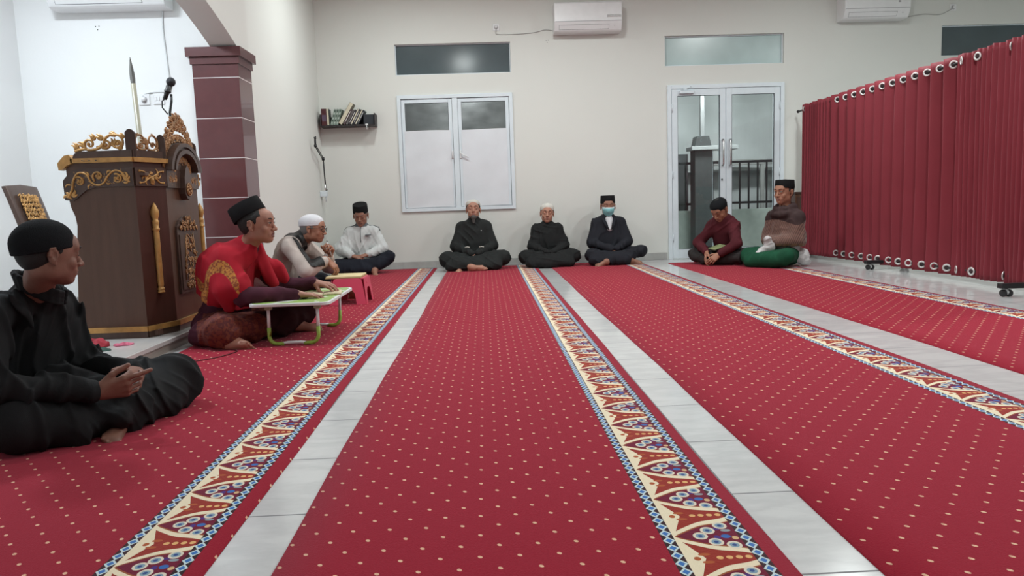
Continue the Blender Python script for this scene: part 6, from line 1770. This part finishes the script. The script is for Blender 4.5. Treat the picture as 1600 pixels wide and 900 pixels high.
Sw = shirt_prims(J, dict(slv=1.0, collar=.0), 1.0, Rt, .014)[:-6] + [cap(J['neck'] - V3(0, 0, .02), J['shR'], .075, .080, .04), cap(J['neck'] - V3(0, 0, .02), J['shL'], .075, .078, .04),
      cap(J['shR'], P0(-1.465, 4.335, .350), .080, .080, .04), cap(P0(-1.58, 4.38, .40), P0(-1.64, 4.42, .24), .080, .070, .05), cap(J['shL'], P0(-1.38, 4.82, .38), .078, .070, .04),
      cap(J['chest'] + V3(-.045, -.03, .06), J['pelvis'] + V3(-.02, 0, .12), .125, .13, .06), cap(J['neck'] + V3(-.045, -.05, .0), J['neck'] + V3(-.045, .05, .0), .045, .045, .03), cap(J['neck'] + V3(-.06, 0, -.02), J['chest'] + V3(-.07, 0, .0), .06, .10, .05), ell(J['shR'] * .5 + J['chest'] * .5 + V3(-.05, .02, .0), (.12, .13, .15), None, .07), cap(P0(-1.53, 4.33, .34), P0(-1.52, 4.34, .24), .070, .035, .04), cap(P0(-1.36, 4.80, .42), P0(-1.30, 4.80, .33), .055, .03, .04),
      cap(J['neck'] + V3(.03, .07, -.01), P0(-1.345, 4.68, .34), .045, .035, .04)]
Sw.append(cap(J['neck'] + V3(.08, .0, .03), J['chest'] + V3(.165, -.04, -.11), .028, .062, .012, 'sub'))
Sw.append(half(P0(-1.60, 4.5, .235), unit(V3(-.45, 0, -1)), .006))
def rcls(P):
    # orange batik border running diagonally over the near side
    q = P - P0(-1.60, 4.42, .40)
    along = -q[:, 0] * .55 + q[:, 2] * .9
    near = P[:, 1] < 4.50
    b1_ = near & (np.abs(P[:, 2] - (.485 - (P[:, 0] + 1.555) ** 2 * 9.0)) < .036) & (P[:, 0] > -1.70) & (P[:, 0] < -1.43)
    b2_ = near & (np.abs(P[:, 0] + 1.655 - (P[:, 2] - .33) * .25) < .024) & (P[:, 2] < .46)
    b3_ = near & (np.abs(P[:, 2] - (.395 - (P[:, 0] + 1.78) * .55)) < .038) & (P[:, 0] < -1.66)
    return (b1_ | b2_ | b3_).astype(int)
mesh_obj('shawl', sdf_mesh(Sw, .005, folds(101, .010, .10, (1, 1, .5), .4)), [M_RED, M_BAT], r_, rcls, 1)

# ---------------------------------------------------------------- young man in black in the foreground
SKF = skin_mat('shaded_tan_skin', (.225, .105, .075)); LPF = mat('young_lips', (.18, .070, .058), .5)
M_BLKF = cloth('black_robe_cloth', (.0125, .0130, .0142), bmp=.3)
J, W, rv = cross_legged(-1.73, 2.86, math.radians(72), .95, lean=.10, knees=((.30, -.30), (.30, -.30)))
J['pelvis'] = P0(-1.80, 2.88, .115); J['chest'] = P0(-1.725, 2.80, .385); J['neck'] = P0(-1.650, 2.74, .530); J['head'] = P0(-1.545, 2.66, .660)
J['headR'] = rot_m(math.radians(137)) @ rot_m(0, .12, 0)
J['shR'] = P0(-1.715, 2.57, .460); J['shL'] = P0(-1.690, 2.90, .445)
J['elR'] = P0(-1.66, 2.44, .240); J['wrR'] = P0(-1.372, 2.575, .178)
J['elL'] = P0(-1.625, 2.96, .205); J['wrL'] = P0(-1.345, 2.80, .190)
J['hipR'] = P0(-1.74, 2.76, .12); J['hipL'] = P0(-1.72, 2.97, .12)
J['knR'] = P0(-1.58, 2.46, .095); J['knL'] = P0(-1.315, 3.02, .118)
J['anR'] = P0(-1.30, 2.80, .06); J['anL'] = P0(-1.345, 2.665, .050)
J['footL'] = (P0(.38, -.85, -.05), P0(.55, .35, .75)); J.pop('footR')
# interlocked hands: the near (right) hand reaches right with straight forefingers, the far one folds over it
J['handR'] = (P0(.95, .25, .14), P0(-.15, .75, .25), dict(curls=[(.05, .15, .1), (.55, .9, .5), (.6, 1.0, .5), (.55, .9, .5)], thumb=(.55, .2), spread=.05))
J['handL'] = (P0(.30, -.95, -.05), P0(-.85, -.2, -.35), dict(curls=[(.5, .7, .4), (.55, .75, .4), (.5, .8, .4), (.4, .7, .4)], thumb=(.6, .3), spread=.05))
lap = [('knR', P0(-1.36, 2.70, .08), .08, .07), (P0(-1.36, 2.72, .08), 'knL', .07, .085), ('hipL', 'knL', .095, .085), (P0(-1.46, 2.56, .055), P0(-1.26, 2.90, .06), .05, .055), (P0(-1.68, 2.56, .07), P0(-1.46, 2.54, .06), .08, .055), (P0(-1.82, 2.70, .08), P0(-1.64, 2.56, .08), .10, .09), (P0(-1.285, 3.03, .10), P0(-1.30, 2.92, .06), .06, .055), (P0(-1.40, 2.72, .09), P0(-1.315, 2.60, .075), .055, .045), (P0(-1.64, 2.80, .16), P0(-1.50, 2.78, .125), .09, .08)]
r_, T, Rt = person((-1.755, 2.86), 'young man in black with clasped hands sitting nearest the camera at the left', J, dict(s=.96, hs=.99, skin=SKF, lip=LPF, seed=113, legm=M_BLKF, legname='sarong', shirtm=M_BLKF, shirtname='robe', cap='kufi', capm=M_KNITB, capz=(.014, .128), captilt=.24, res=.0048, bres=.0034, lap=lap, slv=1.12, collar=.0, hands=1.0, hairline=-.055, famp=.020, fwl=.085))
cp = []
for i in range(20):
    t0 = 2 * PI * i / 20; t1 = 2 * PI * (i + 1) / 20
    f_ = lambda t, h: J['neck'] + V3(.022 + math.cos(t + .25) * (.074 + h * .22), -.010 + math.sin(t + .25) * (.070 + h * .22), .006 - .042 * math.cos(t)) + V3(0, 0, h)
    if i in (0, 19): continue
    for h_ in (-.018, -.004, .010, .022): cp.append(cap(f_(t0, h_), f_(t1, h_), .0085, .0085, .006))
mesh_obj('collar', sdf_mesh(cp, .0034), M_BLKF, r_)
